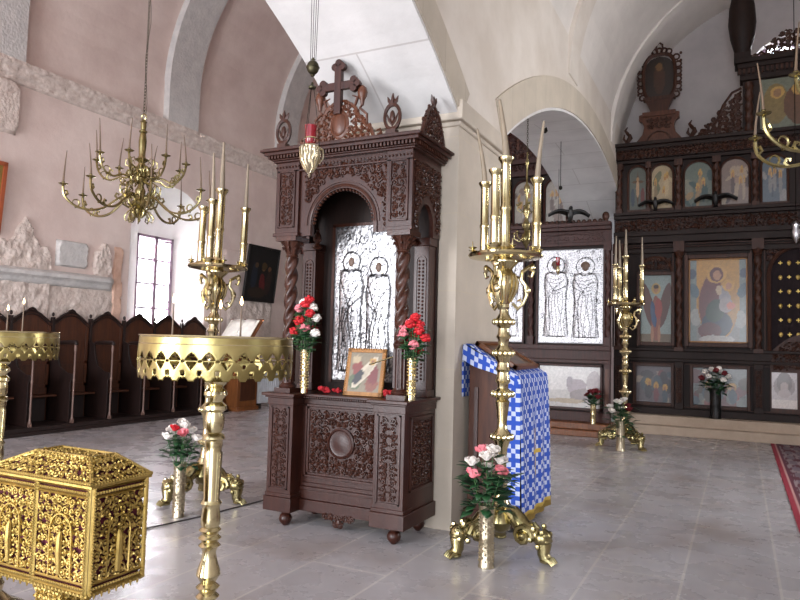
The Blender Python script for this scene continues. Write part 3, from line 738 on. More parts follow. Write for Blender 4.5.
# silver icon at the back of the shrine
def silver_relief(name, w, h, seed, figs, parent, loc, n=(100, 140)):
    rnd = random.Random(seed); st = []
    def line(pts, wd=.006): st.append(([(x, z) for x, z in pts], wd))
    for cx, cz, R, hem, turn in figs:                    # metres on the plate: head centre, halo radius, hem height
        line([(cx+R*cos(2*pi*i/20), cz+R*sin(2*pi*i/20)) for i in range(21)], .007)
        sh = cz-R*.95; bw = R*1.35
        for sg in (-1, 1):
            line([(cx+sg*R*.35, sh+R*.3), (cx+sg*bw*.8, sh), (cx+sg*bw, sh-.10), (cx+sg*bw*.85, (sh+hem)/2), (cx+sg*bw*1.05, hem)], .007)
        line([(cx-bw*.9, sh-.06), (cx-.1*bw, sh-.30), (cx+turn*bw*1.0, sh-.20), (cx+turn*bw*1.1, sh-.12)], .006)
        line([(cx+bw*.7, sh-.10), (cx, sh-.22), (cx-bw*.6, sh-.42), (cx-bw*.5, hem)], .005)
        for k in range(7):
            x = cx+bw*(-.8+1.6*k/6); ph = rnd.uniform(0, 6)
            line([(x+.02*sin(ph+q*1.1), sh-.30-(sh-.30-hem)*q/6) for q in range(7)], .0045)
        for k in range(5):
            z = sh-.08-.06*k; line([(cx-bw*.5, z), (cx, z-.03), (cx+bw*.5, z+.01)], .004)
    for k in range(26):                                  # background scrollwork
        x, z = rnd.uniform(.03, w-.03), rnd.uniform(.05, h-.03)
        if any(abs(x-f[0]) < f[2]*1.3 and z < f[1]+f[2] for f in figs): continue
        line(scroll2d(x, z, rnd.uniform(.03, .06), 1.2, rnd.uniform(0, 6), rnd.choice((-1, 1)), 9), .005)
    segs = [(q[i], q[i+1], wd) for q, wd in st for i in range(len(q)-1)]
    def dist(x, z):
        b = 1.0
        for (x0, z0), (x1, z1), wd in segs:
            if min(x0, x1)-.02 > x or max(x0, x1)+.02 < x or min(z0, z1)-.02 > z or max(z0, z1)+.02 < z: continue
            dx, dz = x1-x0, z1-z0; L = dx*dx+dz*dz+1e-9; t = max(0, min(1, ((x-x0)*dx+(z-z0)*dz)/L))
            b = min(b, math.hypot(x-x0-t*dx, z-z0-t*dz)/wd)
        return b
    nu, nv = n; mb = MB(); cc = []
    for j in range(nv+1):
        for i in range(nu+1):
            x, z = w*i/nu, h*j/nv; d = dist(x, z); e = .004
            for cx, cz, R, hem, turn in figs:
                q = math.hypot(x-cx, z-cz)
                if q < R: e = max(e, .008)
                bx = (x-cx)/(R*1.25)
                if hem < z < cz-R*.8 and abs(bx) < 1: e = max(e, .004+.014*math.sqrt(1-bx*bx))
            e += .003*noise.noise(Vector((x*34, z*34, seed)))+.002*noise.noise(Vector((x*80, z*80, seed)))
            e -= .005*max(0, 1-d*.7)
            fl = noise.noise(Vector((x*55, z*75, seed+4)))
            g_ = .50+.14*noise.noise(Vector((x*22, z*22, 2))) if fl < .16 else .15
            if d < 1.0: g_ = .05
            if min(x, w-x, z, h-z) < .012: g_ = .2
            mb.v.append((x-w/2, -e-.003, z)); cc += [g_*1.0, g_*.98, g_, 1]
    mb.f = [(j*(nu+1)+i, j*(nu+1)+i+1, (j+1)*(nu+1)+i+1, (j+1)*(nu+1)+i) for j in range(nv) for i in range(nu)]
    o = mb.build(name, 'silver_dark', parent, ang=80, fix=False); o.location = loc
    at = o.data.color_attributes.new('Col', 'FLOAT_COLOR', 'POINT'); at.data.foreach_set('color', cc); return o
SI = thing('silver_icon', 'silver-clad icon with two embossed figures at the back of the walnut shrine', 'icon', (-2.765, 4.87, 1.10))
mb = MB(); mb.box(-.30, .30, -.0, .03, 0, 1.32); mb.build('icon_board', 'dark', SI)
silver_relief('silver_cover', .58, 1.28, 3, ((.16, .98, .085, .08, 1), (.42, .93, .085, .08, -1)), SI, (0, -.002, .02))
mb = MB()
for a, b in ((-.315, -.29), (.29, .315)): mb.box(a, b, -.02, .03, 0, 1.32)
mb.box(-.315, .315, -.02, .03, 1.30, 1.325); mb.build('frame', 'carve', SI)
for x, z in ((-.13, 1.00), (.13, .95)):
    MB().ball((x, -.008, z), (.030, .016, .042), 10, 8).build('painted_face', 'face', SI)

# small framed icon leaning on the shrine shelf
FI = thing('framed_icon', 'small gilt-edged framed painted icon leaning on the shrine shelf', 'icon', (-2.59, 4.57, 1.024), rad(6))
X = Matrix.Rotation(rad(-14), 4, 'X')
mb = MB()
for p in ((-.16, -.13, 0, .37), (.13, .16, 0, .37), (-.16, .16, 0, .03), (-.16, .16, .34, .37)): mb.box(p[0], p[1], -.012, .014, p[2], p[3], X)
beads(mb, X @ Vector((-.155, -.012, .366)), X @ Vector((.155, -.012, .366)), .02, .008)
beads(mb, X @ Vector((-.156, -.012, .006)), X @ Vector((-.156, -.012, .36)), .02, .007); beads(mb, X @ Vector((.156, -.012, .006)), X @ Vector((.156, -.012, .36)), .02, .007)
mb.box(-.13, .13, .004, .012, .03, .34, X); mb.build('frame', 'icon_frame', FI)
pal = ['a9a08c', '7d2a28', 'c9c4b0', '3d5a4a', 'd8cfb8', '594536', '8a4038', 'b9b29a']
o = paint('painted_panel', .26, .31, layers(H('8f8672'), [(.2, .25, .2, .2, 20, H('5a6b4a')), (.75, .2, .2, .18, -20, H('8a4a34')), (.75, .5, .18, .3, 10, H('7c2a2a')), (.25, .6, .16, .22, 0, H('8b3a32')), (.5, .5, .16, .5, -38, H('ddd8ca')), (.5, .46, .09, .4, -38, H('c8c2b4')), (.3, .38, .12, .2, -30, H('2e2a30')), (.72, .78, .1, .09, 0, H('c9a45a')), (.72, .77, .05, .05, 0, H('9a6a48')), (.2, .82, .14, .1, 0, H('c4b79a'))], 1.2), FI)
o.rotation_euler = (rad(-14), 0, 0); o.location = (0, -.004, .03)
# brass wall bracket rod at right of the framed icon
o = MB().tube([(-2.33, 4.62, 1.34), (-2.50, 4.50, 1.27)], .006, 6).ball((-2.33, 4.62, 1.34), .012).tube([(-2.33, 4.62, 1.34), (-2.29, 4.66, 1.34)], .006, 6).build('votive_rod', 'brass')
tag(o, 'thin gold rod reaching across beside the small framed icon in the shrine', 'rod')
# red cloth bundles beside the framed icon
for (x, y, s), lb in zip(((-2.93, 4.56, 1.0), (-2.835, 4.60, .75), (-2.34, 4.55, 1.0)), ('crumpled red cloth flower at the foot of the left carnation vase', 'small red cloth flower touching the left side of small framed icon', 'crumpled red cloth flower right of the small framed icon')):
    mb = MB(); rnd = random.Random(int(x*-100))
    for i in range(14):
        a = rnd.uniform(0, 2*pi); r = rnd.uniform(0, .045)*s; mb.ball((r*cos(a), r*sin(a)*.8, .018+rnd.uniform(0, .03)*s), (rnd.uniform(.015, .028)*s, rnd.uniform(.012, .02)*s, .017*s), 7, 5)
    o = mb.build('cloth_flower', 'redcloth', loc=(x, y, 1.024)); tag(o, lb, 'cloth flower')

# hanging oil lamp in front of the shrine
OL = thing('oil_lamp', 'hanging silver oil lamp with ruby glass in front of the shrine canopy', 'lamp', (-2.48, 3.60, 2.50)); OL.scale = (.78, .78, 1)
prof = [(.004, -.01), (.014, .0), (.01, .012), (.022, .03), (.045, .055), (.062, .085), (.072, .12), (.078, .15), (.074, .175), (.082, .19), (.07, .20)]
b = MB(); b.lathe(prof, 22, twist=(.04, 8, 30))
for k in range(10):
    a = 2*pi*k/10
    b.tube([(.018*cos(a), .018*sin(a), .02), (.05*cos(a+.2), .05*sin(a+.2), .055), (.07*cos(a-.1), .07*sin(a-.1), .095), (.082*cos(a+.15), .082*sin(a+.15), .14), (.086*cos(a), .086*sin(a), .185)], [.004, .008, .009, .008, .005], 5)
    b.ball((.08*cos(a), .08*sin(a), .165), .011, 6, 4)
b.build('pierced_bowl', 'steel', OL)
for k in range(3):
    a = 2*pi*k/3+.5; m_ = MB(); m_.tube([(.075*cos(a), .075*sin(a), .19), (.105*cos(a), .105*sin(a), .17), (.108*cos(a), .108*sin(a), .12), (.08*cos(a), .08*sin(a), .08)], [.006, .01, .009, .004], 6); m_.build('handle', 'steel', OL)
g = MB(); g.lathe([(.03, .20), (.044, .215), (.05, .25), (.046, .28), (.052, .33)], 20); g.build('glass_cup', 'ruby', OL)
MB().torus((0, 0, .245), .051, .005, 'z', 20, 5).build('cup_band', 'brass', OL)
for k in range(3):
    a = 2*pi*k/3+.5; MB().tube([(.08*cos(a), .08*sin(a), .19), (.05*cos(a), .05*sin(a), .38), (.012*cos(a), .012*sin(a), .585)], .0028, 4).build('chain', 'iron', OL)
MB().lathe([(.03, .575), (.034, .585), (.012, .60), (.008, .615)], 12).build('chain_cap', 'bronze', OL)
MB().ball((0, 0, .715), (.052, .052, .048), 16, 12).lathe([(.012, .655), (.02, .665), (.012, .675)], 10).lathe([(.012, .755), (.018, .77), (.008, .78)], 10).torus((0, 0, .715), .053, .005, 'z', 18, 5).build('counterweight', 'bronze', OL)
for dx in (-.028, -.008, .012, .03): MB().tube([(dx*.9, 0, .76), (dx*1.3, 0, 1.35), (dx*1.2, 0, 1.53)], .0028, 4).build('chain', 'iron', OL)

# ------------------------------------------------------------------ flowers
def bloom(kind, mat, s=1.0):
    mb = MB()
    if kind == 'rose':
        mb.ball((0, 0, .0), (.012*s, .012*s, .018*s), 8, 6)
        for ring, (n, r, t) in enumerate(((3, .010, .2), (5, .017, .45), (6, .023, .8))):
            for i in range(n):
                a = 2*pi*i/n+ring*.7
                pts = []
                def fn(u, v, a=a, r=r, t=t):
                    aa = a+(u-.5)*1.5; rr = s*(r*(.35+.65*v)+.006*v*t); return (rr*cos(aa), rr*sin(aa), s*(-.016+.036*v-.010*t*v*v-.012*(u-.5)**2*4*v))
                mb.grid(fn, 4, 4)
    else:
        rnd = random.Random(4)
        for i in range(22):
            a = rnd.uniform(0, 2*pi); e = rnd.uniform(-.3, 1.3); r = .017*s
            c = (r*cos(a)*cos(e), r*sin(a)*cos(e), r*sin(e))
            mb.ball(c, (.009*s, .009*s, .006*s), 5, 4)
        mb.ball((0, 0, 0), .017*s, 8, 6)
    return mb
PROT = {}
def flower(kind, col, base, top, label, group, seed, s=1.0, leafy=True, name=None):
    rnd = random.Random(seed); nm = name or kind
    t = thing(nm, label, 'flower', base, 0, group)
    d = Vector(top)-Vector(base); mid = d*.5+Vector((rnd.uniform(-.01, .01), rnd.uniform(-.01, .01), .01))
    MB().tube([(0, 0, 0), mid, d-d.normalized()*.012*s], .0028, 5).build('stem', 'stem', t)
    key = (kind, col, s)
    if key not in PROT:
        o = bloom(kind, None, s).build('bloom', 'petal_'+col, t, ang=70, fix=False); PROT[key] = o
    else:
        o = PROT[key].copy(); COL.objects.link(o); o.parent = t
    o.location = d; o.rotation_euler = (rnd.uniform(-.5, .3), rnd.uniform(-.4, .4), rnd.uniform(0, 6))
    if leafy:
        for k in range(4):
            f = rnd.uniform(.45, .9); a = rnd.uniform(0, 2*pi); L = rnd.uniform(.045, .075)*s; p = d*f
            q = p+Vector((cos(a), sin(a), rnd.uniform(-.3, .5)))*L; sd = Vector((-sin(a), cos(a), 0))*L*.36
            m_ = p.lerp(q, .5)+Vector((0, 0, .008))
            mb = MB(); mb.add([p, p.lerp(m_, .6)+sd*.8, m_+sd, q, m_-sd, p.lerp(m_, .6)-sd*.8, m_], [(0, 1, 6), (1, 2, 6), (2, 3, 6), (3, 4, 6), (4, 5, 6), (5, 0, 6)])
            mb.build('leaf', 'leaf', t, solid=.0012, fix=False)
    return t
def vase(loc, h, r, label, mat='steel', prof=None):
    t = MB()
    prof = prof or [(r*.98, 0), (r*1.02, .01), (r*.9, .025), (r*.9, h*.45), (r*.95, h*.48), (r*.9, h*.51), (r*.92, h*.9), (r*1.12, h*.985), (r*1.14, h), (r*.98, h-.004), (r*.8, h*.5), (r*.3, h*.45)]
    t.lathe(prof, 24)
    n_ = int(h/.022)
    for i in range(2, n_):
        if abs(i/n_-.48) > .05:
            for k in range(9): a = 2*pi*(k+.5*(i%2))/9; t.ball((r*.9*cos(a), r*.9*sin(a), h*i/n_), (.008, .008, .009), 5, 3)
    o = t.build('vase', mat, loc=loc); tag(o, label, 'vase'); return o
def spread(loc, h, n, R, H0, H1, seed, flat=1.0):
    rnd = random.Random(seed); out = []
    for i in range(n):
        a = i*2.4+rnd.uniform(-.2, .2); q = math.sqrt((i+.5)/n)
        out.append(((loc[0]+.012*cos(a), loc[1]+.012*sin(a), loc[2]+h*.62), (loc[0]+R*q*cos(a), loc[1]+R*q*sin(a)*flat, loc[2]+H1-(H1-H0)*q*q+rnd.uniform(-.02, .02))))
    return out
def greens(loc, z0, z1, R, n, seed, label, mat='leaf', L0=.09):
    rnd = random.Random(seed); mb = MB()
    for i in range(n):
        a = rnd.uniform(0, 2*pi); q = rnd.random(); z = z0+(z1-z0)*rnd.random(); r = R*rnd.uniform(.1, .8)
        p = Vector((r*cos(a), r*sin(a), z)); L = L0*rnd.uniform(.7, 1.3); dr = Vector((cos(a), sin(a), rnd.uniform(-.4, .5))).normalized()
        sd = dr.cross(Vector((0, 0, 1))).normalized()*L*.3; m_ = p+dr*L*.5+Vector((0, 0, .01)); q_ = p+dr*L
        mb.add([p, m_+sd, q_, m_-sd, m_-Vector((0, 0, .006))], [(0, 1, 4), (1, 2, 4), (2, 3, 4), (3, 0, 4)])
    mb.tube([(0, 0, z0-.06), (0, 0, z1)], .004, 5)
    o = mb.build('foliage', mat, loc=loc, fix=False, solid=.001); tag(o, label, 'foliage', kind='stuff'); return o
# carnations in two slim brass vases on the shrine
for (x, y), side, cols, sd in (((-3.06, 4.47), 'left', ['red', 'white', 'red', 'white', 'pink', 'red', 'pink', 'red', 'white', 'red', 'pink', 'red', 'red', 'white'], 11), ((-2.13, 4.47), 'right', ['red', 'pink', 'red', 'red', 'pink', 'red', 'red', 'pink', 'red', 'red', 'pink', 'red'], 12)):
    L = (x, y, 1.0255); h = .34 if side == 'left' else .32
    vase(L, h, .033, 'slim polished brass vase of carnations on the %s corner of the shrine table' % side, 'brass')
    top = .74 if side == 'left' else .60
    for i, (b_, t_) in enumerate(spread(L, h, len(cols), .115, top*.62, top, sd, .6)):
        c = cols[i]; flower('carnation', c, b_, t_, '%s carnation in the %s brass vase on the shrine' % (c, side), '%s carnations in the %s shrine vase' % (c, side), i+sd, 1.75, True)
    greens((x, y, 1.0255), h-.02, top-.08, .08, 60, sd, 'thin green foliage in the %s brass vase on the shrine' % side, 'stem', .06)
VB = (-1.484, 4.31, 0)
vase(VB, .40, .052, 'engraved metal vase of roses before the candelabrum by the blue lectern', 'steel')
for i, (b_, t_) in enumerate(spread(VB, .40, 8, .14, .60, .76, 5, .9)):
    c = ['white', 'pink', 'white', 'white', 'white', 'pink', 'white', 'pink'][i]
    flower('rose', c, b_, t_, '%s rose in the metal vase before the candelabrum by the blue lectern' % c, '%s roses in the vase by the lectern' % c, i+50, 1.8)
greens(VB, .36, .64, .16, 90, 6, 'dark green leaves under the roses by the blue lectern', L0=.12)
VA = (-4.037, 4.186, 0)
vase(VA, .43, .05, 'engraved metal vase of roses on the floor behind the gilt casket', 'steel')
for i, (b_, t_) in enumerate(spread(VA, .43, 10, .15, .64, .74, 9, .9)):
    c = ['white', 'white', 'red', 'white', 'white', 'pink', 'white', 'white', 'white', 'white'][i]
    flower('rose', c, b_, t_, '%s rose in the floor vase behind the gilt casket' % c, '%s roses in the vase behind the casket' % c, i+70, 1.6)
greens(VA, .38, .62, .15, 70, 8, 'dark green leaves under the roses behind the gilt casket', L0=.10)
VC = (-1.50, 9.98, 0)
vase(VC, .42, .06, 'engraved metal vase at the foot of the far right candelabrum', 'steel')
for i, (b_, t_) in enumerate(spread(VC, .42, 8, .19, .55, .72, 19, .9)):
    c = ['white', 'white', 'white', 'dark', 'white', 'dark', 'white', 'white'][i]
    flower('rose', c, b_, t_, '%s rose in the vase at the foot of the far right candelabrum' % ('dark red' if c == 'dark' else c), '%s roses below the far candelabrum' % c, i+90, 1.8)
greens(VC, .2, .62, .2, 70, 12, 'green leaves at the foot of the far right candelabrum', L0=.13)
VD = (-2.12, 11.28, .2)
vase(VD, .32, .045, 'slim brass vase of dark red roses below the silver-clad icon screen', 'brass')
for i, (b_, t_) in enumerate(spread(VD, .32, 7, .12, .42, .56, 29, .9)):
    flower('rose', 'dark', b_, t_, 'dark red rose in the slim vase below the silver-clad icon screen', 'dark roses below the silver icon screen', i+120, 1.9)
greens(VD, .28, .48, .13, 40, 13, 'green leaves under the dark red roses by the silver-clad screen', L0=.12)
VE = (-.37, 12.58, .3)
vase(VE, .50, .09, 'dark vase of white and red flowers on the step below the Madonna icon', 'black')
for i, (b_, t_) in enumerate(spread(VE, .50, 12, .26, .62, .84, 39, .5)):
    c = 'petal_white'; c = ['white', 'white', 'dark', 'white', 'white', 'dark', 'white', 'white', 'white', 'dark', 'white', 'white'][i]
    flower('carnation', c, b_, t_, '%s flower in the dark vase on the step below the Madonna icon' % ('dark red' if c == 'dark' else c), '%s flowers below the Madonna icon' % c, i+140, 2.2)
greens(VE, .42, .66, .22, 50, 14, 'green leaves in the dark vase below the Madonna icon', L0=.13)

# ------------------------------------------------------------------ brass candelabra
def taper(loc, h, r, label, group=None, lean=(0, 0), mat='wax', lit=False):
    mb = MB(); n = 6; pts = [(lean[0]*(i/n)**1.4*h, lean[1]*(i/n)**1.4*h, h*i/n) for i in range(n+1)]
    t = thing('candle', label, 'candle', loc, 0, group)
    mb.tube(pts, [r*(1-.62*i/n) for i in range(n+1)], 10).build('wax', mat, t)
    w_ = pts[-1]; MB().tube([w_, (w_[0], w_[1], w_[2]+.010)], .0012, 4).build('wick', 'black', t)
    if lit:
        MB().lathe([(.001, 0), (.0045, .006), (.005, .011), (.003, .020), (.0005, .030)], 10, c=(w_[0], w_[1], w_[2]+.004)).build('flame', 'flame', t)
    return t
def candelabrum(loc, label, rz=0):
    t = thing('candelabrum', label, 'candelabrum', loc, rz)
    b = MB()
    # shaft
    prof = [(.05, .30), (.075, .33), (.055, .36), (.045, .40), (.04, .46), (.05, .50), (.062, .52), (.05, .54), (.036, .57), (.032, .64), (.04, .72), (.055, .765), (.075, .80), (.055, .835), (.035, .86), (.032, .90), (.046, 1.02), (.05, 1.045), (.04, 1.06), (.06, 1.085), (.075, 1.10), (.06, 1.12), (.038, 1.14), (.04, 1.17), (.055, 1.19), (.045, 1.21), (.04, 1.25), (.055, 1.27), (.045, 1.29), (.04, 1.32), (.055, 1.345), (.075, 1.385), (.05, 1.42), (.036, 1.44), (.04, 1.48), (.055, 1.50), (.042, 1.52), (.038, 1.56), (.055, 1.58), (.072, 1.605), (.05, 1.64), (.034, 1.665), (.03, 1.70)]
    b.lathe(prof, 24); sh = b.build('shaft', 'brass', t)
    for z, R in ((.80, .07), (1.10, .07), (1.385, .068), (1.605, .066), (.52, .055)):
        g = MB()
        for k in range(12): a = 2*pi*k/12; g.ball((R*cos(a), R*sin(a), z), (.02, .02, .024), 7, 5)
        g.build('gadroon_ring', 'brass', sh)
    u = MB(); u.lathe([(.03, 1.69), (.04, 1.71), (.035, 1.73), (.06, 1.78), (.085, 1.85), (.09, 1.90), (.07, 1.95), (.055, 1.98), (.07, 2.0), (.10, 2.03), (.10, 2.045)], 24)
    for k in range(12): a = 2*pi*k/12; u.tube([(.05*cos(a), .05*sin(a), 1.75), (.086*cos(a), .086*sin(a), 1.83), (.094*cos(a), .094*sin(a), 1.89), (.075*cos(a), .075*sin(a), 1.95)], [.005, .012, .014, .005], 6)
    u.build('urn', 'brass', t)
    for k in range(3):                                  # scrolled brackets under the plate
        a = 2*pi*k/3+pi/6; P = lambda r, z: (r*cos(a), r*sin(a), z)
        s = MB(); s.tube([P(.06, 1.74), P(.10, 1.70), P(.135, 1.735), P(.115, 1.77), P(.095, 1.755)], [.012, .014, .013, .010, .006], 8)
        s.tube([P(.135, 1.735), P(.16, 1.80), P(.15, 1.87), P(.12, 1.91), P(.13, 1.97), P(.175, 2.0), P(.21, 1.97), P(.195, 1.93), P(.17, 1.94)], [.013, .017, .018, .016, .015, .017, .015, .012, .007], 8)
        s.tube([P(.12, 1.92), P(.08, 1.93), P(.07, 1.90)], [.012, .010, .006], 6)
        s.ball(P(.165, 1.835), (.024, .024, .035), 8, 6); s.ball(P(.20, 2.0), (.022, .022, .03), 8, 6)
        s.build('bracket', 'brass', t)
    pl = MB(); pl.lathe([(.05, 2.03), (.16, 2.045), (.25, 2.06), (.262, 2.075), (.255, 2.09), (.22, 2.08), (.08, 2.075), (.06, 2.08)], 36)
    pl.build('drip_plate', 'brass', t)
    c = MB(); c.lathe([(.07, 2.075), (.07, 2.10), (.045, 2.12), (.055, 2.14), (.04, 2.16), (.037, 2.18), (.036, 2.40), (.042, 2.41), (.042, 2.43), (.036, 2.44), (.036, 2.74), (.045, 2.755), (.058, 2.775), (.058, 2.79), (.03, 2.79), (.03, 2.77)], 20)
    c.build('candle_tube', 'brass', t)
    for k in range(3):
        a = 2*pi*k/3+pi/6; o = MB(); cc = (.228*cos(a), .228*sin(a), 0)
        o.lathe([(.05, 2.075), (.05, 2.09), (.035, 2.105), (.045, 2.125), (.032, 2.14), (.031, 2.30), (.036, 2.31), (.036, 2.325), (.031, 2.335), (.030, 2.60), (.036, 2.615), (.048, 2.635), (.048, 2.647), (.026, 2.647), (.026, 2.625)], 18, c=cc)
        o.build('candle_tube', 'brass', t)
    for k in range(9):                                  # small prickets round the plate edge
        a = 2*pi*(k+.5)/9; q = MB(); q.lathe([(.006, 2.085), (.014, 2.10), (.008, 2.11), (.028, 2.12), (.03, 2.126), (.006, 2.128), (.003, 2.165), (.0005, 2.17)], 10, c=(.243*cos(a), .243*sin(a), 0)); q.build('pricket', 'brass', t)
    # tripod base
    bs = MB(); bs.lathe([(.02, .14), (.06, .17), (.09, .22), (.075, .27), (.05, .31)], 18); bs.build('base_bowl', 'brass_dark', t)
    for k in range(3):
        a = 2*pi*k/3-rad(12); P = lambda r, z, w=0: (r*cos(a)-w*sin(a), r*sin(a)+w*cos(a), z)
        l = MB(); l.tube([P(.05, .30), P(.09, .29), P(.14, .245), P(.19, .20), P(.25, .185), P(.31, .17), P(.335, .12), P(.33, .06), P(.35, .03)], [.045, .058, .062, .058, .055, .055, .05, .042, .04], 12)
        for w in (-.05, .05):
            l.tube([P(.20+.075*(1-q/14)*cos(q*.75), .165+.075*(1-q/14)*sin(q*.75), w) for q in range(13)], [.022]*10+[.018, .014, .012], 7); l.ball(P(.20, .165, w), (.03, .03, .03), 8, 6)
        l.ball(P(.32, .165), (.066, .066, .062), 10, 8)
        for q in range(9): l.ball(P(.30+.05*cos(q*.7), .17+.06*sin(q*.7), .045*(-1)**q), (.02, .02, .022), 6, 4)
        for w in (-.04, .04): l.ball(P(.355, .19, w*.8), .022, 8, 6); l.ball(P(.36, .15, w*.6), (.022, .022, .018), 8, 6)
        for w in (-.032, -.011, .011, .032): l.tube([P(.34, .035, w*.7), P(.385, .03, w), P(.41, .008, w*1.1)], [.018, .016, .009], 6)
        l.ball(P(.35, .022), (.05, .05, .02), 8, 5)
        l.tube([P(.30, .21), P(.26, .25), P(.22, .245)], [.012, .014, .006], 6)
        l.build('lion_foot', 'brass_dark', t)
    return t
CA = [('standing behind the brass candle tray', (-4.268, 4.712, 0), .42), ('beside the blue lectern', (-1.498, 4.643, 0), 0.0), ('before the main icon screen', (-1.50, 10.397, 0), -.53)]
c0 = candelabrum(CA[1][1], 'tall brass candelabrum with lion feet standing beside the blue cloth lectern', CA[1][2])
ca_ = copy_tree(c0, CA[0][1], CA[0][2], 'tall brass candelabrum with lion feet rising behind the round brass candle tray')
TILT = Matrix.Rotation(rad(1.25), 4, Vector((-.448, .894, 0)))
MA = Matrix.Translation(CA[0][1]) @ TILT @ Matrix.Rotation(CA[0][2], 4, 'Z')
ca_.rotation_mode = 'QUATERNION'; ca_.rotation_quaternion = MA.to_quaternion()
copy_tree(c0, CA[2][1], CA[2][2], 'tall brass candelabrum farthest away, standing before the dark icon screen')
LN = {0: [(.0, .0), (.02, 0), (.0, .0), (-.03, 0)], 1: [(-.13, .02), (.10, .0), (-.16, .0), (.0, 0)], 2: [(.0, 0), (.0, 0), (-.02, 0), (.02, 0)]}
for i, (wh, p, rz) in enumerate(CA):
    nm = ['behind the brass candle tray', 'beside the blue lectern', 'before the main icon screen'][i]
    mw = MA if i == 0 else Matrix.Translation(p) @ Matrix.Rotation(rz, 4, 'Z')
    c_ = taper((0, 0, 0), .46 if i < 2 else .42, .028, 'thick beige candle on the tall central tube of the candelabrum %s' % nm, None, LN[i][0]); c_.location = mw @ Vector((0, 0, 2.765))
    for k in range(3):
        if (i, k) in ((0, 1), (1, 2)): continue
        a = 2*pi*k/3+pi/6
        side = (('right-hand', 'left-hand', 'front'), ('right-hand', 'left-hand', 'front'), ('right-hand', 'rear', 'left-hand'))[i][k]
        c_ = taper((0, 0, 0), .44, .022, 'beige candle on the %s outer tube of the candelabrum %s' % (side, nm), None, LN[i][1+k]); c_.location = mw @ Vector((.228*cos(a), .228*sin(a), 2.622))

# round candle trays with pierced skirt
def pierced_band(R, z0, z1, cells, nu, nv, hole, keep):
    mb = MB(); N = cells*nu; idx = {}
    for i in range(N):
        for j in range(nv):
            u = ((i+.5) % nu)/nu; v = (j+.5)/nv
            if hole(u, v) or not keep(u, v): continue
            q = []
            for a, b in ((i, j), (i+1, j), (i+1, j+1), (i, j+1)):
                a %= N
                if (a, b) not in idx:
                    t = 2*pi*a/N; bulge = .004*sin(pi*b/nv); idx[(a, b)] = len(mb.v); mb.v.append(((R+bulge)*cos(t), (R+bulge)*sin(t), z0+(z1-z0)*b/nv))
                q.append(idx[(a, b)])
            mb.f.append(tuple(q))
    return mb
def hole(u, v):
    d = abs(u-.5)
    if .48 < v < .66: return d < .37*(1-(v-.48)/.18)
    if .25 < v < .42: return d < .34*((v-.25)/.17)
    if .50 < v < .66: return False
    if .40 < v < .52: return d > .5-.15*(1-abs(v-.46)/.06)
    if .14 < v < .22: return d > .40
    return False
def keepf(u, v):
    d = abs(u-.5)
    if v < .16: return d < .46*(v/.16)**.6+.04 or (d > .42 and v > .06)
    return True
def tray_stand(loc, label, rz=0):
    t = thing('candle_stand', label, 'candle stand', loc, rz)
    b = pierced_band(.255, 1.309, 1.449, 30, 16, 30, hole, keepf); b.build('pierced_skirt', 'brass_skirt', t, ang=60, solid=.0025)
    m_ = MB(); m_.torus((0, 0, 1.449), .256, .0045, 'z', 72, 6); m_.torus((0, 0, 1.424), .257, .0025, 'z', 72, 5); m_.build('rim', 'brass', t)
    m_ = MB(); m_.lathe([(.03, 1.395), (.15, 1.40), (.251, 1.41), (.251, 1.417), (.15, 1.407), (.03, 1.405)], 48); m_.build('tray', 'brass_dark', t)
    MB().lathe([(.24, 1.411), (.24, 1.424), (.1, 1.43), (.001, 1.43)], 40).build('sand_bed', 'sand', t)
    p = [(.02, 1.41), (.028, 1.39), (.02, 1.37), (.034, 1.335), (.028, 1.31), (.036, 1.295), (.03, 1.285), (.02, 1.275), (.034, 1.262), (.036, 1.25), (.024, 1.235), (.022, 1.225), (.035, 1.212), (.036, 1.2), (.026, 1.19), (.03, 1.17), (.028, 1.135), (.022, 1.12), (.03, 1.112), (.034, 1.10), (.027, 1.092), (.027, 1.075), (.024, 1.06),
         (.028, 1.05), (.024, .895), (.028, .887), (.032, .88), (.028, .873), (.026, .865), (.029, .83), (.029, .81), (.025, .80), (.033, .79), (.025, .78), (.024, .775), (.034, .763), (.025, .752), (.024, .748), (.033, .738), (.024, .728), (.02, .715), (.024, .69), (.034, .655), (.036, .64), (.026, .622), (.022, .612), (.035, .60), (.026, .588), (.024, .58), (.035, .568), (.024, .553), (.028, .54), (.026, .40), (.03, .36), (.04, .30), (.03, .26), (.05, .22)]
    MB().lathe([(r*1.13, z) for r, z in p][::-1], 28).build('baluster', 'brass', t)
    MB().lathe([(.05, .22), (.07, .18), (.06, .14), (.10, .10), (.17, .06), (.20, .03), (.20, .0), (.05, 0)][::-1], 32).build('base', 'brass', t)
    return t
T1 = (-1.628, 1.842, 0); T2 = (-3.388, 2.225, 0)
ts = tray_stand(T1, 'round brass candle tray on turned post, nearest the camera in front of the windows')
copy_tree(ts, T2, .3, 'round brass candle tray cut off by the left edge of the picture')

for (x, y), h, lb in (((-1.79, 1.79), .135, 'lit brown taper standing left of centre in the nearest brass tray'), ((-1.585, 1.80), .115, 'lit brown taper at the middle of the nearest brass tray, before the candelabrum'), ((-1.545, 1.86), .13, 'lit brown taper standing right of centre in the nearest brass tray')):
    taper((x, y, 1.427), h, .0042, lb, None, (0, 0), 'wax_brown', True)
for (x, y), h, lb in (((-3.352, 2.30), .165, 'taller lit brown taper in the left-edge brass tray'), ((-3.328, 2.20), .125, 'shorter lit brown taper in the left-edge brass tray')):
    taper((x, y, 1.427), h, .005, lb, None, (0, 0), 'wax_brown', True)

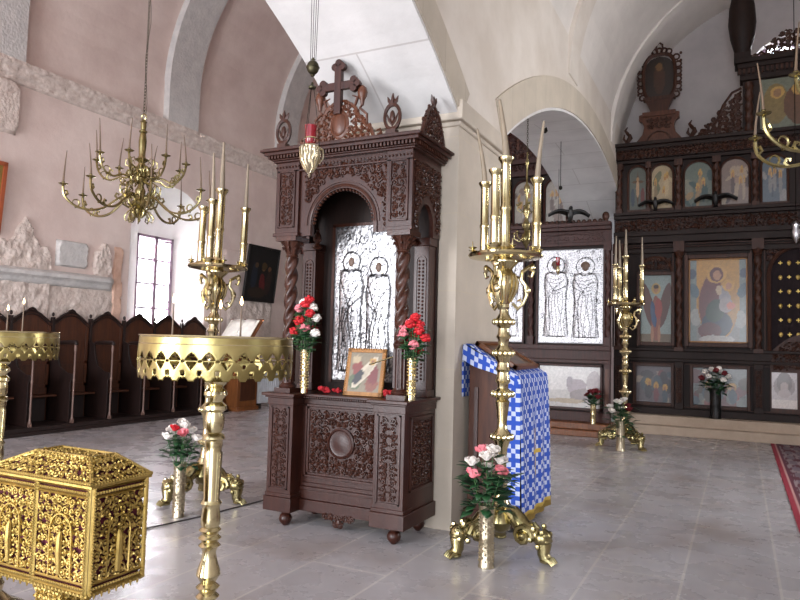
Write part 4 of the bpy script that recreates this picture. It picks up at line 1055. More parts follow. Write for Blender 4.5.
# ------------------------------------------------------------------ gilt casket
CK = thing('casket', 'large gilt filigree casket with hipped lid over burgundy lining, bottom left', 'casket', (-1.906, 1.49, .70))
hx, hy, hz_ = .233, .100, .306
MB().box(-hx+.008, hx-.008, -hy+.008, hy-.008, .004, hz_-.004).build('lining', 'burgundy', CK)
def face_frame(f, w, h, cols):
    mb = MB(); e = .009
    def bar(u0, v0, u1, v1, r=.005): mb.tube([f(u0, v0, .004), f(u1, v1, .004)], r, 4)
    for v in (.006, h-.006, .03, h-.03): bar(0, v, w, v, .0045)
    for k in range(cols+1):
        u = min(max(w*k/cols, .004), w-.004); bar(u, 0, u, h, .007); beads(mb, f(u, .004, .011), f(u, h-.004, .011), .0085, .0042, 5)
    beads(mb, f(.004, .018, .008), f(w-.004, .018, .008), .010, .0055, 5); beads(mb, f(.004, h-.018, .008), f(w-.004, h-.018, .008), .010, .0055, 5)
    return mb
def filigree(f, w, h, cols, seed):
    mb = MB(); cw = w/cols
    for k in range(cols):
        g = lambda u, v, d, k=k: f(k*cw+.008+u, .034+v, d)
        ww, hh_ = cw-.016, h-.068
        carve(mb, g, ww, hh_, .030, seed+k, .0034, n=14)
        # central standing figure and arched frame
        mb.tube([g(ww*.28, .0, .004), g(ww*.28, hh_*.55, .006)]+[g(ww*.5-ww*.22*cos(pi*i/8), hh_*.55+ww*.25*sin(pi*i/8), .006) for i in range(9)]+[g(ww*.72, hh_*.55, .006), g(ww*.72, .0, .004)], .0035, 5)
        mb.tube([g(ww*.5, hh_*.05, .004), g(ww*.5, hh_*.3, .008), g(ww*.5, hh_*.5, .008), g(ww*.5, hh_*.56, .006)], [.009, .011, .010, .004], 8)
        mb.ball(g(ww*.5, hh_*.62, .006), .008, 8, 6)
    return mb
for nm, f, w, cols, sd in (('front_panel', lambda u, v, d: (-hx+u, -hy-d, v), 2*hx, 2, 5), ('rear_panel', lambda u, v, d: (hx-u, hy+d, v), 2*hx, 2, 9),
                           ('side_panel', lambda u, v, d: (hx+d, -hy+u, v), 2*hy, 1, 15), ('side_panel', lambda u, v, d: (-hx-d, hy-u, v), 2*hy, 1, 19)):
    p = face_frame(f, w, hz_, cols).build(nm, 'gilt', CK)
    filigree(f, w, hz_, cols, sd).build('filigree', 'gilt', p)
lid = MB(); l0, l1, r0_, r1_ = -hx-.006, hx+.006, -.085, .155
T = (-.085, .158, -.048, .040)
lid.frust(-hx-.002, hx+.002, -hy-.002, hy+.002, .312, T[0]+.004, T[1]-.004, T[2]+.004, T[3]-.004, .372)
ld = lid.build('lid_lining', 'burgundy', CK)
rim = MB(); rim.box(-hx-.012, hx+.012, -hy-.012, hy+.012, .304, .313)
for a, b in (((-hx-.01, -hy-.01, .316), (hx+.01, -hy-.01, .316)), ((hx+.01, -hy-.01, .316), (hx+.01, hy+.01, .316)), ((-hx-.01, hy+.01, .316), (hx+.01, hy+.01, .316)), ((-hx-.01, -hy-.01, .316), (-hx-.01, hy+.01, .316))):
    rim.tube([a, b], .006, 5); beads(rim, a, b, .01, .007, 5)
cn = [(-hx-.008, -hy-.008, .316), (hx+.008, -hy-.008, .316), (hx+.008, hy+.008, .316), (-hx-.008, hy+.008, .316)]
tp = [(T[0], T[2], .376), (T[1], T[2], .376), (T[1], T[3], .376), (T[0], T[3], .376)]
for i in range(4):
    rim.tube([cn[i], tp[i]], .007, 6); beads(rim, cn[i], tp[i], .011, .0075, 5); rim.tube([tp[i], tp[(i+1) % 4]], .006, 6)
rim.build('lid_frame', 'gilt', CK)
def slope(c0, c1, t0, t1):
    c0, c1, t0, t1 = map(Vector, (c0, c1, t0, t1)); W = (c1-c0).length; Hh = ((t0+t1)/2-(c0+c1)/2).length; nrm = (c1-c0).cross(t0-c0).normalized()
    def f(u, v, d):
        u_, v_ = min(max(u/W, 0), 1), min(max(v/Hh, 0), 1); return (c0.lerp(c1, u_)).lerp(t0.lerp(t1, u_), v_)+nrm*(d+.001)
    return f, W, Hh
for i in range(4):
    f, W, Hh = slope(cn[i], cn[(i+1) % 4], tp[i], tp[(i+1) % 4]); c = MB()
    carve(c, f, W, Hh, .032 if i % 2 == 0 else .03, 40+i, .0032, n=14); c.build('lid_filigree', 'gilt', CK)
c = MB(); carve(c, lambda u, v, d: (T[0]+u, T[2]+v, .373+d), T[1]-T[0], T[3]-T[2], .035, 60, .003, n=12); c.build('lid_filigree', 'gilt', CK)
fr = MB()                                               # hanging fringe along the foot
for k in range(30):
    x = -hx+.008+(2*hx-.016)*k/29; fr.tube([(x, -hy-.004, .004), (x, -hy-.004, -.006-.008*(k % 2))], [.007, .002], 5)
for k in range(15):
    y = -hy+.008+(2*hy-.016)*k/14; fr.tube([(hx+.004, y, .004), (hx+.004, y, -.006-.008*(k % 2))], [.007, .002], 5)
fr.box(-hx-.006, hx+.006, -hy-.006, hy+.006, -.004, .006)
fr.build('base_fringe', 'gilt', CK)
CS = thing('casket_pedestal', 'gilt pierced pedestal carrying the large filigree casket', 'pedestal', (-1.90, 1.49, 0))
m_ = MB(); m_.box(-.06, .06, -.05, .05, .06, .686); m_.box(-.18, .18, -.10, .10, 0, .06); m_.build('post', 'gilt', CS)
m_ = MB()
for nm, f, w in ((0, lambda u, v, d: (-.06+u, -.05-d, .07+v), .12), (1, lambda u, v, d: (.06+d, -.05+u, .07+v), .10)):
    carve(m_, f, w, .60, .022, 70+nm, .004, n=10)
m_.build('filigree', 'gilt', CS)

# ------------------------------------------------------------------ chandeliers
def chain(mb, x, y, z0, z1, L=.05, R=.013, r=.0032):
    n = int((z1-z0)/(L*.74)); st = (z1-z0)/n
    for i in range(n):
        z = z0+st*(i+.5); X = Matrix.Translation((x, y, z)) @ Matrix.Rotation((i % 2)*pi/2, 4, 'Z') @ Matrix.Diagonal((1, 1, L/2/R*.98, 1))
        mb.torus((0, 0, 0), R, r, 'y', 8, 4, X=X)
def chandelier(loc, label, ztop, rz):
    # z measured from the ring at 0 downwards (loc is the point of the bottom finial)
    t = thing('chandelier', label, 'chandelier', loc, rz); z0 = 2.74
    pr = [(.002, 2.74), (.014, 2.755), (.02, 2.77), (.012, 2.785), (.03, 2.80), (.06, 2.84), (.075, 2.875), (.06, 2.905), (.045, 2.92), (.08, 2.945), (.095, 2.97), (.08, 2.995), (.05, 3.01), (.04, 3.04), (.055, 3.08), (.06, 3.11), (.04, 3.15), (.03, 3.18), (.05, 3.20), (.085, 3.23), (.09, 3.25), (.06, 3.275), (.035, 3.30), (.045, 3.34), (.05, 3.40), (.035, 3.44), (.06, 3.46), (.085, 3.475), (.05, 3.49), (.036, 3.52), (.042, 3.62), (.045, 3.70), (.036, 3.77), (.03, 3.79), (.046, 3.80), (.046, 3.815), (.028, 3.83), (.034, 3.88), (.03, 3.91), (.042, 3.92), (.03, 3.935), (.012, 3.95)]
    MB().lathe([(r, z-z0) for r, z in pr], 20).build('stem', 'brass_dark', t)
    g = MB()
    for k in range(12): a = 2*pi*k/12; g.tube([(.035*cos(a), .035*sin(a), 2.80-z0), (.066*cos(a), .066*sin(a), 2.84-z0), (.078*cos(a), .078*sin(a), 2.88-z0), (.06*cos(a), .06*sin(a), 2.91-z0)], [.005, .012, .012, .005], 6)
    g.build('gadrooned_bowl', 'brass_dark', t)
    MB().torus((0, 0, 3.98-z0), .036, .008, 'y', 18, 6).build('hanging_ring', 'brass_dark', t)
    c = MB(); chain(c, 0, 0, 4.02-z0, ztop-z0); c.build('chain', 'bronze', t)
    c = MB(); pts = [(.02*sin(i*1.3)+.012, .012*cos(i*.9), 3.95-z0+(ztop-3.95)*i/24) for i in range(25)]; c.tube(pts, .004, 4); c.build('cord', 'bronze', t)
    def arm(a, R, zh, dip, zc, r):
        P = lambda q, z, w=0: (q*cos(a)-w*sin(a), q*sin(a)+w*cos(a), z-z0)
        mb = MB(); pts = [P(.05, zh), P(.14*R/.88, zh+.05), P(.26*R/.88, zh-.02), P(.42*R/.88, dip+.04), P(.58*R/.88, dip), P(.74*R/.88, dip+.03), P(R-.02, (dip+zc)/2), P(R, zc-.02)]
        fine = []
        for i in range(len(pts)-1):
            p0 = Vector(pts[max(i-1, 0)]); p1 = Vector(pts[i]); p2 = Vector(pts[i+1]); p3 = Vector(pts[min(i+2, len(pts)-1)])
            for q in range(4):
                s_ = q/4; fine.append(.5*((2*p1)+(-p0+p2)*s_+(2*p0-5*p1+4*p2-p3)*s_*s_+(-p0+3*p1-3*p2+p3)*s_**3))
        fine.append(Vector(pts[-1])); mb.tube(fine, r, 6)
        for f_, sg in ((.30, 1), (.62, 1), (.86, -1)):     # curled leaves on the arm
            p = fine[int(f_*(len(fine)-1))]; d = Vector((cos(a), sin(a), 0))
            mb.tube([p, p+d*.03*sg+Vector((0, 0, .03)), p+d*.015*sg+Vector((0, 0, .062)), p-d*.012*sg+Vector((0, 0, .055)), p-d*.006*sg+Vector((0, 0, .038))], [r*.9, r*1.0, r*.9, r*.7, r*.4], 5)
        p = P(.20*R/.88, zh-.06); mb.tube([P(.06, zh-.06), P(.12, zh-.10), P(.2*R/.88, zh-.07), P(.22*R/.88, zh-.02), P(.17*R/.88, zh)], [r*.7, r*.9, r*.9, r*.7, r*.4], 5)
        for f_ in (.18, .72):
            q_ = fine[int(f_*(len(fine)-1))]; d = Vector((cos(a), sin(a), 0)); sg = 1 if f_ < .5 else -1
            mb.tube([q_+(d*cos(b_)*sg+Vector((0, 0, sin(b_))))*.045*(1-b_/7)+Vector((0, 0, .035)) for b_ in [-1.6+.7*q for q in range(8)]], [r*.8, r*.8, r*.75, r*.7, r*.6, r*.5, r*.4, r*.3], 5)
        o = mb.build('arm', 'brass_dark', t)
        cp = MB(); cc = P(R, zc); cp.lathe([(.008, -.03), (.016, -.018), (.01, -.008), (.045, .004), (.052, .012), (.046, .013), (.014, .006), (.014, .03), (.018, .034), (.011, .034)], 14, c=cc)
        cp.build('candle_cup', 'brass_dark', o)
        return (R*cos(a), R*sin(a), zc)
    for k in range(8):
        a = 2*pi*k/8+.1; P = lambda q, z: (q*cos(a), q*sin(a), z-z0); v_ = MB(); v_.tube([P(.05, 3.06), P(.13, 3.03), P(.21, 3.08), P(.22, 3.16), P(.16, 3.20), P(.13, 3.15), P(.16, 3.12)], [.008, .011, .011, .010, .009, .007, .004], 6); v_.build('scroll_volute', 'brass_dark', t); v_ = MB(); v_.tube([P(.04, 3.40), P(.10, 3.36), P(.17, 3.40), P(.17, 3.46), P(.12, 3.48), P(.10, 3.44)], [.007, .009, .009, .008, .006, .004], 6); v_.build('scroll_volute', 'brass_dark', t); v_ = MB(); v_.tube([P(.05, 2.90), P(.12, 2.86), P(.16, 2.80), P(.14, 2.75), P(.10, 2.77), P(.11, 2.81)], [.007, .009, .009, .008, .006, .004], 6); v_.build('scroll_volute', 'brass_dark', t)
    tips = []
    for k in range(8): tips.append(('lower', arm(2*pi*k/8+.18, .80, 3.01, 2.83, 3.08, .014)))
    for k in range(8): tips.append(('upper', arm(2*pi*k/8+.57, .50, 3.28, 3.22, 3.44, .012)))
    return t, tips
CH1 = (-6.2, 5.6); CH2 = (.9, 5.6)
ch, tips = chandelier((CH1[0], CH1[1], 2.74), 'brass two-tier chandelier with chain hanging in the mauve north aisle at left', 8.55, 0)
cc = copy_tree(ch, (CH2[0]-.03, CH2[1], 2.74), .28, 'brass chandelier reaching in at the top right corner before the icon screen')
for q in [o for o in bpy.data.objects if o.parent == cc and o.name.split('.')[0] in ('chain', 'cord')]: q.scale = (1, 1, .868) if False else (1, 1, 1)
for q in [o for o in bpy.data.objects if o.parent == cc and o.name.split('.')[0] in ('chain', 'cord')]: bpy.data.objects.remove(q)
c = MB(); chain(c, 0, 0, 1.28, 5.0); c.build('chain', 'bronze', cc)
rnd = random.Random(77)
for which, (x0, y0), dz, rz in (('left', CH1, 0, 0), ('right', (CH2[0]-.03, CH2[1]), 0, .28)):
    for tier, (x, y, z) in tips:
        X_ = x*cos(rz)-y*sin(rz); Y_ = x*sin(rz)+y*cos(rz); tall = .33+rnd.uniform(-.02, .03)
        if which == 'right' and X_ > .2: pass
        taper((x0+X_, y0+Y_, z+dz+.034), tall, .0105, '%s taper on the %s tier of the %s chandelier' % ('thin brown', tier, 'north aisle' if which == 'left' else 'top right'), '%s tier candles of the %s chandelier' % (tier, which), (rnd.uniform(-.12, .12), rnd.uniform(-.1, .1)), 'wax_brown')

# ------------------------------------------------------------------ choir stalls
pl = MB(); pl.box(-9.59, -8.87, 2.9, 10.42, 0, .05); pl.box(-9.59, -8.90, 2.9, 10.42, .05, .11)
o = pl.build('stall_platform', 'stall_dark', bevel=.005); tag(o, 'long low dark wooden platform carrying the choir stalls', 'platform')
PIT = .68
def crest_z(u):      # u 0..1 across a stall
    return 1.60+.18*((1-cos(2*pi*u))/2)**.62
def make_stall():
    t = thing('choir_stall', 'x', 'choir stall', (-9.22, 0, .11))
    h = PIT/2
    b = MB(); b.box(-.31, -.285, -h+.01, h-.01, 0, 1.46)
    for y0, y1, z0, z1 in ((-h+.01, -h+.06, .5, 1.5), (h-.06, h-.01, .5, 1.5), (-h+.01, h-.01, .85, .90), (-h+.01, h-.01, .50, .55)): b.box(-.285, -.27, y0, y1, z0, z1)
    b.build('back_panel', 'stall', t, bevel=.003)
    m = MB(); n = 24; top = [(-h+2*h*i/n, crest_z(i/n)-.11) for i in range(n+1)]
    m.prism([(-h, 1.30)]+top+[(h, 1.30)], -.308, -.284, 'x')
    c = m.build('crest', 'stall', t)
    m = MB(); m.tube([(-.285, y, z-.01) for y, z in top], .022, 6); m.tube([(-.275, y, z-.055) for y, z in top], .011, 5)
    m.tube([(-.275, -.09, 1.65), (-.27, -.045, 1.685), (-.265, 0, 1.70), (-.27, .045, 1.685), (-.275, .09, 1.65)], [.008, .018, .022, .018, .008], 6)
    m.build('crest_moulding', 'stall_dark', c)
    s = MB(); s.box(-.28, -.02, -h+.035, h-.035, .38, .41); s.build('seat', 'stall', t, bevel=.006)
    s = MB(); s.box(-.30, -.28, -h+.035, h-.035, .0, .38); s.build('seat_front', 'stall_dark', t)
    d = MB(); d.prism([(-.33, 0), (.20, 0), (.20, .60), (.24, .66), (.24, .72), (.10, .74), (-.05, .82), (-.12, 1.0), (-.14, 1.18), (-.33, 1.24)], -h+.010, -h+.038, 'y')
    dv = d.build('divider', 'stall_dark', t, bevel=.004)
    a = MB(); a.tube([(-.14, -h+.03, 1.19), (.10, -h+.03, 1.20), (.26, -h+.03, 1.20), (.29, -h+.03, 1.17)], [.028, .032, .034, .02], 8); a.build('armrest', 'stall_dark', dv)
    p = MB(); p.box(.235, .275, -h+.01, -h+.05, 0, .05); p.lathe([(.022, .05), (.018, .09), (.014, .12), (.014, .60), (.02, .64), (.014, .67), (.015, 1.05), (.022, 1.10), (.017, 1.14), (.024, 1.17)], 12, c=(.255, -h+.03, 0)); p.build('post', 'stall_post', dv)
    f = MB(); f.box(-.31, -.25, -h, -h+.04, 1.2, 1.58); f.ball((-.28, -h+.02, 1.62), (.022, .022, .035), 8, 6); f.build('crest_post', 'stall_dark', t)
    return t
st = make_stall(); desc = ['sixth', 'fifth', 'fourth', 'third', 'second']
ys = [6.65+PIT*i for i in range(-5, 6)]
where = ['choir stall farthest toward the west end, left of the picture', 'choir stall near the west end, out at the left', 'choir stall just off the left side under the painting', 'choir stall behind the left-edge brass tray, under the red-framed painting', 'choir stall at the left picture edge, seen past the left-edge brass tray',
         'choir stall below the eroded carved stone patch', 'choir stall below the smooth pale stone slab', 'choir stall below the scallop-carved fragment', 'choir stall directly under the left side of the window niche', 'choir stall under the bright window, behind the near tray', 'last choir stall of the row, beside the book stand']
first = True
for y, lb in zip(ys, where):
    if y < 5.6: continue
    lab = 'dark brown wooden '+lb
    if first: st.location = (-9.22, y, .11); st['label'] = lab; st['group'] = 'choir stalls along the mauve wall'; first = False
    else: copy_tree(st, (-9.22, y, .11), 0, lab, 'choir stalls along the mauve wall')
d = MB(); d.prism([(-.33, 0), (.20, 0), (.20, .60), (.24, .66), (.24, .72), (.10, .74), (-.05, .82), (-.12, 1.0), (-.14, 1.18), (-.33, 1.24)], 0, .024, 'y', Matrix.Translation((-9.22, ys[-1]+PIT/2+.004, .11)))
tag(d.build('stall_end_panel', 'stall_dark', bevel=.004), 'dark end panel closing the choir stall row by the book stand', 'panel')

# ------------------------------------------------------------------ book stand, book, heater, paintings
BS = thing('book_stand', 'brown wooden book stand beyond the choir stalls near the window', 'book stand', (-9.0, 10.80, 0))
m = MB(); m.box(-.30, .22, -.25, .35, .08, 1.30); m.box(-.33, .25, -.28, .38, 0, .08); m.build('cabinet', 'oak', BS, bevel=.006)
m = MB(); m.box(.22, .232, -.18, .28, .2, .7); m.box(.22, .232, -.18, .28, .78, 1.2); m.build('side_panel', 'stall', BS, bevel=.003)
m = MB(); X = Matrix.Translation((-.02, .05, 1.56)) @ Matrix.Rotation(rad(50), 4, 'X'); m.box(-.42, .42, -.34, .34, -.012, .012, X); m.box(-.42, .42, -.36, -.34, -.012, .04, X); m.build('sloped_top', 'oak', BS, bevel=.003)
m = MB(); m.box(-.05, .05, -.02, .15, 1.30, 1.56); m.build('top_block', 'oak', BS)
OB = thing('open_book', 'large open book with white pages lying on the brown book stand', 'book', (-9.02, 10.83, 1.592)); OB.rotation_euler = (rad(50), 0, 0)
for s, nm in ((-1, 'left_page_block'), (1, 'right_page_block')):
    m = MB(); m.grid(lambda u, v: (s*(.005+.36*u), -.25+.52*v, .012+.045*sin(pi*min(1, u*1.15))**.7*(1-.5*u)), 16, 4); m.box(min(s*.005, s*.365), max(s*.005, s*.365), -.25, .27, 0.002, .014); m.build('page_block', 'paper', OB, solid=.002)
MB().box(-.375, .375, -.26, .28, -.004, .002).build('cover', 'oak', OB)
HT = thing('heater', 'white panel heater standing on the floor beyond the book stand', 'heater', (-8.95, 11.62, 0))
m = MB(); m.box(-.08, .08, -.34, .40, .10, .78); m.build('body', 'whitepaint', HT, bevel=.015)
m = MB(); 
for k in range(9): m.box(.08, .086, -.30+.07*k, -.28+.07*k, .16, .72)
m.build('fins', 'whitepaint', HT)
for y in (-.26, .30): MB().box(-.09, .09, y-.04, y+.04, 0, .10).build('foot', 'black' if y < 0 else 'whitepaint', HT)
def wall_picture(loc, w, h, fn, label, frame='black', fw=.05, tilt=0.0):
    t = thing('painting', label, 'painting', loc, rad(90)); X = Matrix.Rotation(tilt, 4, 'X'); m = MB()
    for p in ((-w/2, -w/2+fw, 0, h), (w/2-fw, w/2, 0, h), (-w/2, w/2, 0, fw), (-w/2, w/2, h-fw, h)): m.box(p[0], p[1], -.03, .02, p[2], p[3], X)
    m.box(-w/2+.01, w/2-.01, -.005, .015, .01, h-.01, X); m.build('frame', frame, t, bevel=.004)
    o = paint('canvas', w-2*fw+.01, h-2*fw+.01, fn, t, (0, 0, 0), mat='canvas'); o.rotation_euler = (tilt, 0, 0); o.location = X @ Vector((0, -.008, fw-.005)); return t
wall_picture((-9.50, 11.98, 2.24), 1.08, 1.22, layers(H('0e0f14'), [(.55, .3, .1, .22, 10, H('5e1a20')), (.55, .62, .06, .05, 0, H('7a5a3c')), (.56, .66, .09, .07, 0, H('4a3a20')), (.25, .45, .1, .25, 0, H('1a2436')), (.3, .66, .06, .05, 0, H('5a4632')), (.75, .35, .1, .25, -8, H('2a1c1c')), (.75, .62, .05, .05, 0, H('6a4c38')), (.4, .15, .3, .1, 0, H('2c2018'))], 1.1), 'dark unframed-looking painting with faint red figure hung on mauve wall right of window', 'black', .035, rad(7))
wall_picture((-9.52, 5.60, 2.83), .98, 1.05, layers(H('8a7436'), [(.5, .4, .3, .35, 0, H('5c3a22')), (.5, .7, .15, .14, 0, H('b9954a')), (.5, .68, .07, .08, 0, H('8a6444')), (.9, .5, .05, .45, 0, H('5d6a3c'))], 1.1), 'red-and-gold framed painting cut off at the left picture edge', 'redwood', .06, rad(5))
# floor cable
tag(MB().tube([(-4.35, 2.2, .008), (-4.10, 3.2, .008), (-3.98, 3.77, .008), (-3.87, 4.3, .008), (-3.80, 5.0, .008), (-3.72, 5.6, .008), (-3.4, 6.6, .008)], .006, 6).build('cable', 'cable'), 'dark cable lying on the floor left of the walnut shrine', 'cable')

# ------------------------------------------------------------------ blue cloth lectern
LC = thing('lectern', 'sloping wooden lectern under a blue and white cross-patterned cloth', 'lectern', (-1.772, 5.56, 0))
lx0, lx1, ly0, ly1, zl, zr = -.205, .225, -.41, .41, 1.44, 1.20
m = MB(); m.prism([(lx0+.03, .10), (lx0+.03, zl-.03), (lx1-.03, zr-.01), (lx1-.03, .10)], ly0+.02, ly1-.02, 'y'); m.box(lx0, lx1, ly0-.005, ly1+.005, .04, .14)
bd = m.build('body', 'oak_red', LC, bevel=.004)
m = MB(); m.box(lx0+.08, lx1-.08, ly0+.005, ly0+.02, .2, .24); m.box(lx0+.08, lx0+.11, ly0+.005, ly0+.02, .2, 1.1); m.box(lx1-.11, lx1-.08, ly0+.005, ly0+.02, .2, 1.0); m.build('side_moulding', 'walnut', bd)
for x in (lx0+.05, lx1-.05):
    for y in (ly0+.05, ly1-.05): MB().lathe([(.02, 0), (.03, .01), (.026, .04)], 10, c=(x, y, 0)).build('foot', 'black', LC)
# cloth: one strip running up the north side, over the slope and down the south side
cell = .034; rz_, bz = .0, .06
path = [(lx0-.012, 1.02), (lx0-.014, 1.2), (lx0-.012, zl-.03), (lx0-.005, zl+.006), (lx0+.03, zl-.002), (0, (zl+zr)/2+.012), (lx1-.02, zr+.018), (lx1+.012, zr+.004), (lx1+.024, zr-.04), (lx1+.036, .8), (lx1+.044, .4), (lx1+.05, .11)]
pts = []; L = 0; acc = [0]
for i in range(1, len(path)): acc.append(acc[-1]+math.hypot(path[i][0]-path[i-1][0], path[i][1]-path[i-1][1]))
NU = int(acc[-1]/cell); NV = int((ly1-ly0+.05)/cell)
def cloth_pt(s, w):
    for i in range(1, len(path)):
        if s <= acc[i]+1e-6: break
    t = (s-acc[i-1])/(acc[i]-acc[i-1]); x = path[i-1][0]*(1-t)+path[i][0]*t; z = path[i-1][1]*(1-t)+path[i][1]*t
    hang = max(0, s-acc[8]); f = .012*sin(w*19+1)*min(1, hang/.5)+.006*sin(w*41)*min(1, hang/.7)
    return (x+f, ly0-.025+w*(ly1-ly0+.05)/1.0, z)
vs = []; fs = []; fc = []
for i in range(NU+1):
    for j in range(NV+1): vs.append(cloth_pt(acc[-1]*i/NU, j/NV))
BL, WH, GD = H('2a4fb0'), H('bfc6de'), H('c9a84a')
def gold(i, j):
    ci, cj = NU-14, NV//2
    return (abs(i-ci) <= 5 and abs(j-cj) <= 0) or (abs(i-ci) <= 0 and abs(j-cj) <= 3) or i > NU-2
for i in range(NU):
    for j in range(NV):
        fs.append((i*(NV+1)+j, i*(NV+1)+j+1, (i+1)*(NV+1)+j+1, (i+1)*(NV+1)+j)); a, b = i % 4, j % 4
        pb = (a, b) in ((1, 1), (0, 1), (2, 1), (1, 0), (1, 2), (3, 3), (2, 3), (0, 3), (3, 2), (3, 0))
        fc.append(GD if gold(i, j) else (BL if pb else WH))
me = bpy.data.meshes.new('cloth'); me.from_pydata(vs, [], fs); at = me.color_attributes.new('Col', 'FLOAT_COLOR', 'CORNER')
at.data.foreach_set('color', [q for c_ in fc for _ in range(4) for q in (*c_, 1)]); me.materials.append(M['cloth'])
me.polygons.foreach_set('use_smooth', [True]*len(me.polygons))
o = bpy.data.objects.new('cloth', me); COL.objects.link(o); o.parent = LC; md = o.modifiers.new('Solidify', 'SOLIDIFY'); md.thickness = .004
vs = []; fs = []; fc = []; FN = 14
for i in range(FN+1):
    for j in range(4):
        u = i/FN; x = lx0-.01+(lx1-lx0+.03)*u; z = zl+.003+(zr-zl)*u; vs.append((x, ly0-.022-.006*j+.004*sin(u*20), z-.034*j*(1+.25*sin(u*5+1))))
for i in range(FN):
    for j in range(3):
        fs.append((i*4+j, i*4+j+1, (i+1)*4+j+1, (i+1)*4+j)); a, b = i % 4, j % 4
        fc.append(BL if (a, b) in ((1, 1), (0, 1), (2, 1), (1, 0), (1, 2), (3, 3), (2, 3), (0, 3), (3, 2), (3, 0)) else WH)
me2 = bpy.data.meshes.new('cloth_flap'); me2.from_pydata(vs, [], fs); at = me2.color_attributes.new('Col', 'FLOAT_COLOR', 'CORNER')
at.data.foreach_set('color', [q for c_ in fc for _ in range(4) for q in (*c_, 1)]); me2.materials.append(M['cloth'])
r0 = len(vs); RN, RM = 30, 3
for i in range(RN+1):
    for j in range(RM+1): vs.append((lx1+.035+.012*(i/RN)-.036*j, ly0-.030+.006*sin(i*.7+j), zr-.02-(zr-.14)*i/RN))
for i in range(RN):
    for j in range(RM):
        fs.append((r0+i*(RM+1)+j, r0+i*(RM+1)+j+1, r0+(i+1)*(RM+1)+j+1, r0+(i+1)*(RM+1)+j)); a, b = i % 4, j % 4
        fc.append(BL if (a, b) in ((1, 1), (0, 1), (2, 1), (1, 0), (1, 2), (3, 3), (2, 3), (0, 3), (3, 2), (3, 0)) else WH)
me2 = bpy.data.meshes.new('cloth_flap'); me2.from_pydata(vs, [], fs); at = me2.color_attributes.new('Col', 'FLOAT_COLOR', 'CORNER')
at.data.foreach_set('color', [q for c_ in fc for _ in range(4) for q in (*c_, 1)]); me2.materials.append(M['cloth'])
o2 = bpy.data.objects.new('cloth_flap', me2); COL.objects.link(o2); o2.parent = LC; md = o2.modifiers.new('Solidify', 'SOLIDIFY'); md.thickness = .004
m = MB()
for j in range(60): y = ly0-.02+(ly1-ly0+.04)*j/59; m.tube([(lx1+.05+.012*sin(j/59*19+1), y, .115), (lx1+.052+.012*sin(j/59*19+1), y, .065)], .0055, 4)
m.build('gold_fringe', 'gilt', LC)
LI = thing('lectern_icon', 'brown-framed icon lying on the sloping cloth-covered lectern', 'icon', (-1.76, 5.56, 1.342)); 
sl = math.atan2(zl-zr, lx1-lx0)
LI.rotation_euler = (0, sl, 0)
m = MB()
for p in ((-.20, -.16, -.32, .32), (.16, .20, -.32, .32), (-.20, .20, -.32, -.27), (-.20, .20, .27, .32)): m.box(p[0], p[1], p[2], p[3], 0, .036)
m.box(-.165, .165, -.275, .275, 0, .018); m.build('frame', 'oak', LI, bevel=.003)
paint('painted_panel', .33, .55, scene_paint(['6a4a2c', '8a6a3a', '4a2c1c', 'a88a5a'], 5, 1.2, 14), LI, (0, -.275, .02), plane='xy')

# ------------------------------------------------------------------ main icon screen
IX, IY, IZ = .9, 12.72, .3
IS = thing('icon_screen', 'dark carved wooden icon screen filling the east end at right', 'icon screen', (IX, IY, IZ))
OFF = (-IX, 0, -IZ)
def ib(mb, name, mat, parent=None, **k):
    if parent is None or parent == IS: return mb.build(name, mat, IS, loc=OFF, **k)
    return mb.build(name, mat, parent, **k)
XA, XB = -2.03, 3.76
def mir(x0, x1): return (2*IX-x1, 2*IX-x0)
mb = MB(); mb.box(XA, XB, .04, .20, .3, 5.05); body = ib(mb, 'backing', 'dark')
mb = MB(); mb.box(XA, XB, -.03, .04, .3, .42)
mb.box(XA, XB, -.05, .04, 1.22, 1.27); mb.box(XA, XB, -.03, .04, 1.27, 1.40); mb.box(XA, XB, -.06, .04, 1.40, 1.45); ib(mb, 'base_rail', 'dark', bevel=.008)
mb = MB()
for z0, z1, d in ((3.12, 3.2, .05), (3.3, 3.42, .10), (3.42, 3.5, .14), (3.5, 3.74, .06), (3.74, 3.80, .12), (3.80, 3.85, .17)): mb.box(XA, XB, -d, .04, z0, z1)
fz = ib(mb, 'frieze', 'dark', bevel=.006)
c = MB(); carve(c, pl_y(XA+.02, -.06, 3.52), XB-XA-.04, .20, .09, 5, .013, n=10); c.build('frieze_carving', 'dark_carve', fz)
mb = MB()
for z0, z1, d in ((4.76, 4.82, .06), (4.82, 4.98, .10), (4.98, 5.04, .16), (5.04, 5.10, .22)): mb.box(XA, XB, -d, .18, z0, z1)
cz_ = ib(mb, 'cornice', 'dark', bevel=.006)
c = MB(); carve(c, pl_y(XA+.02, -.10, 4.83), XB-XA-.04, .14, .07, 6, .012, n=10); dentils(c, XA, XB, -.15, -.10, 4.965, 4.985, .06); c.build('cornice_carving', 'dark_carve', cz_)
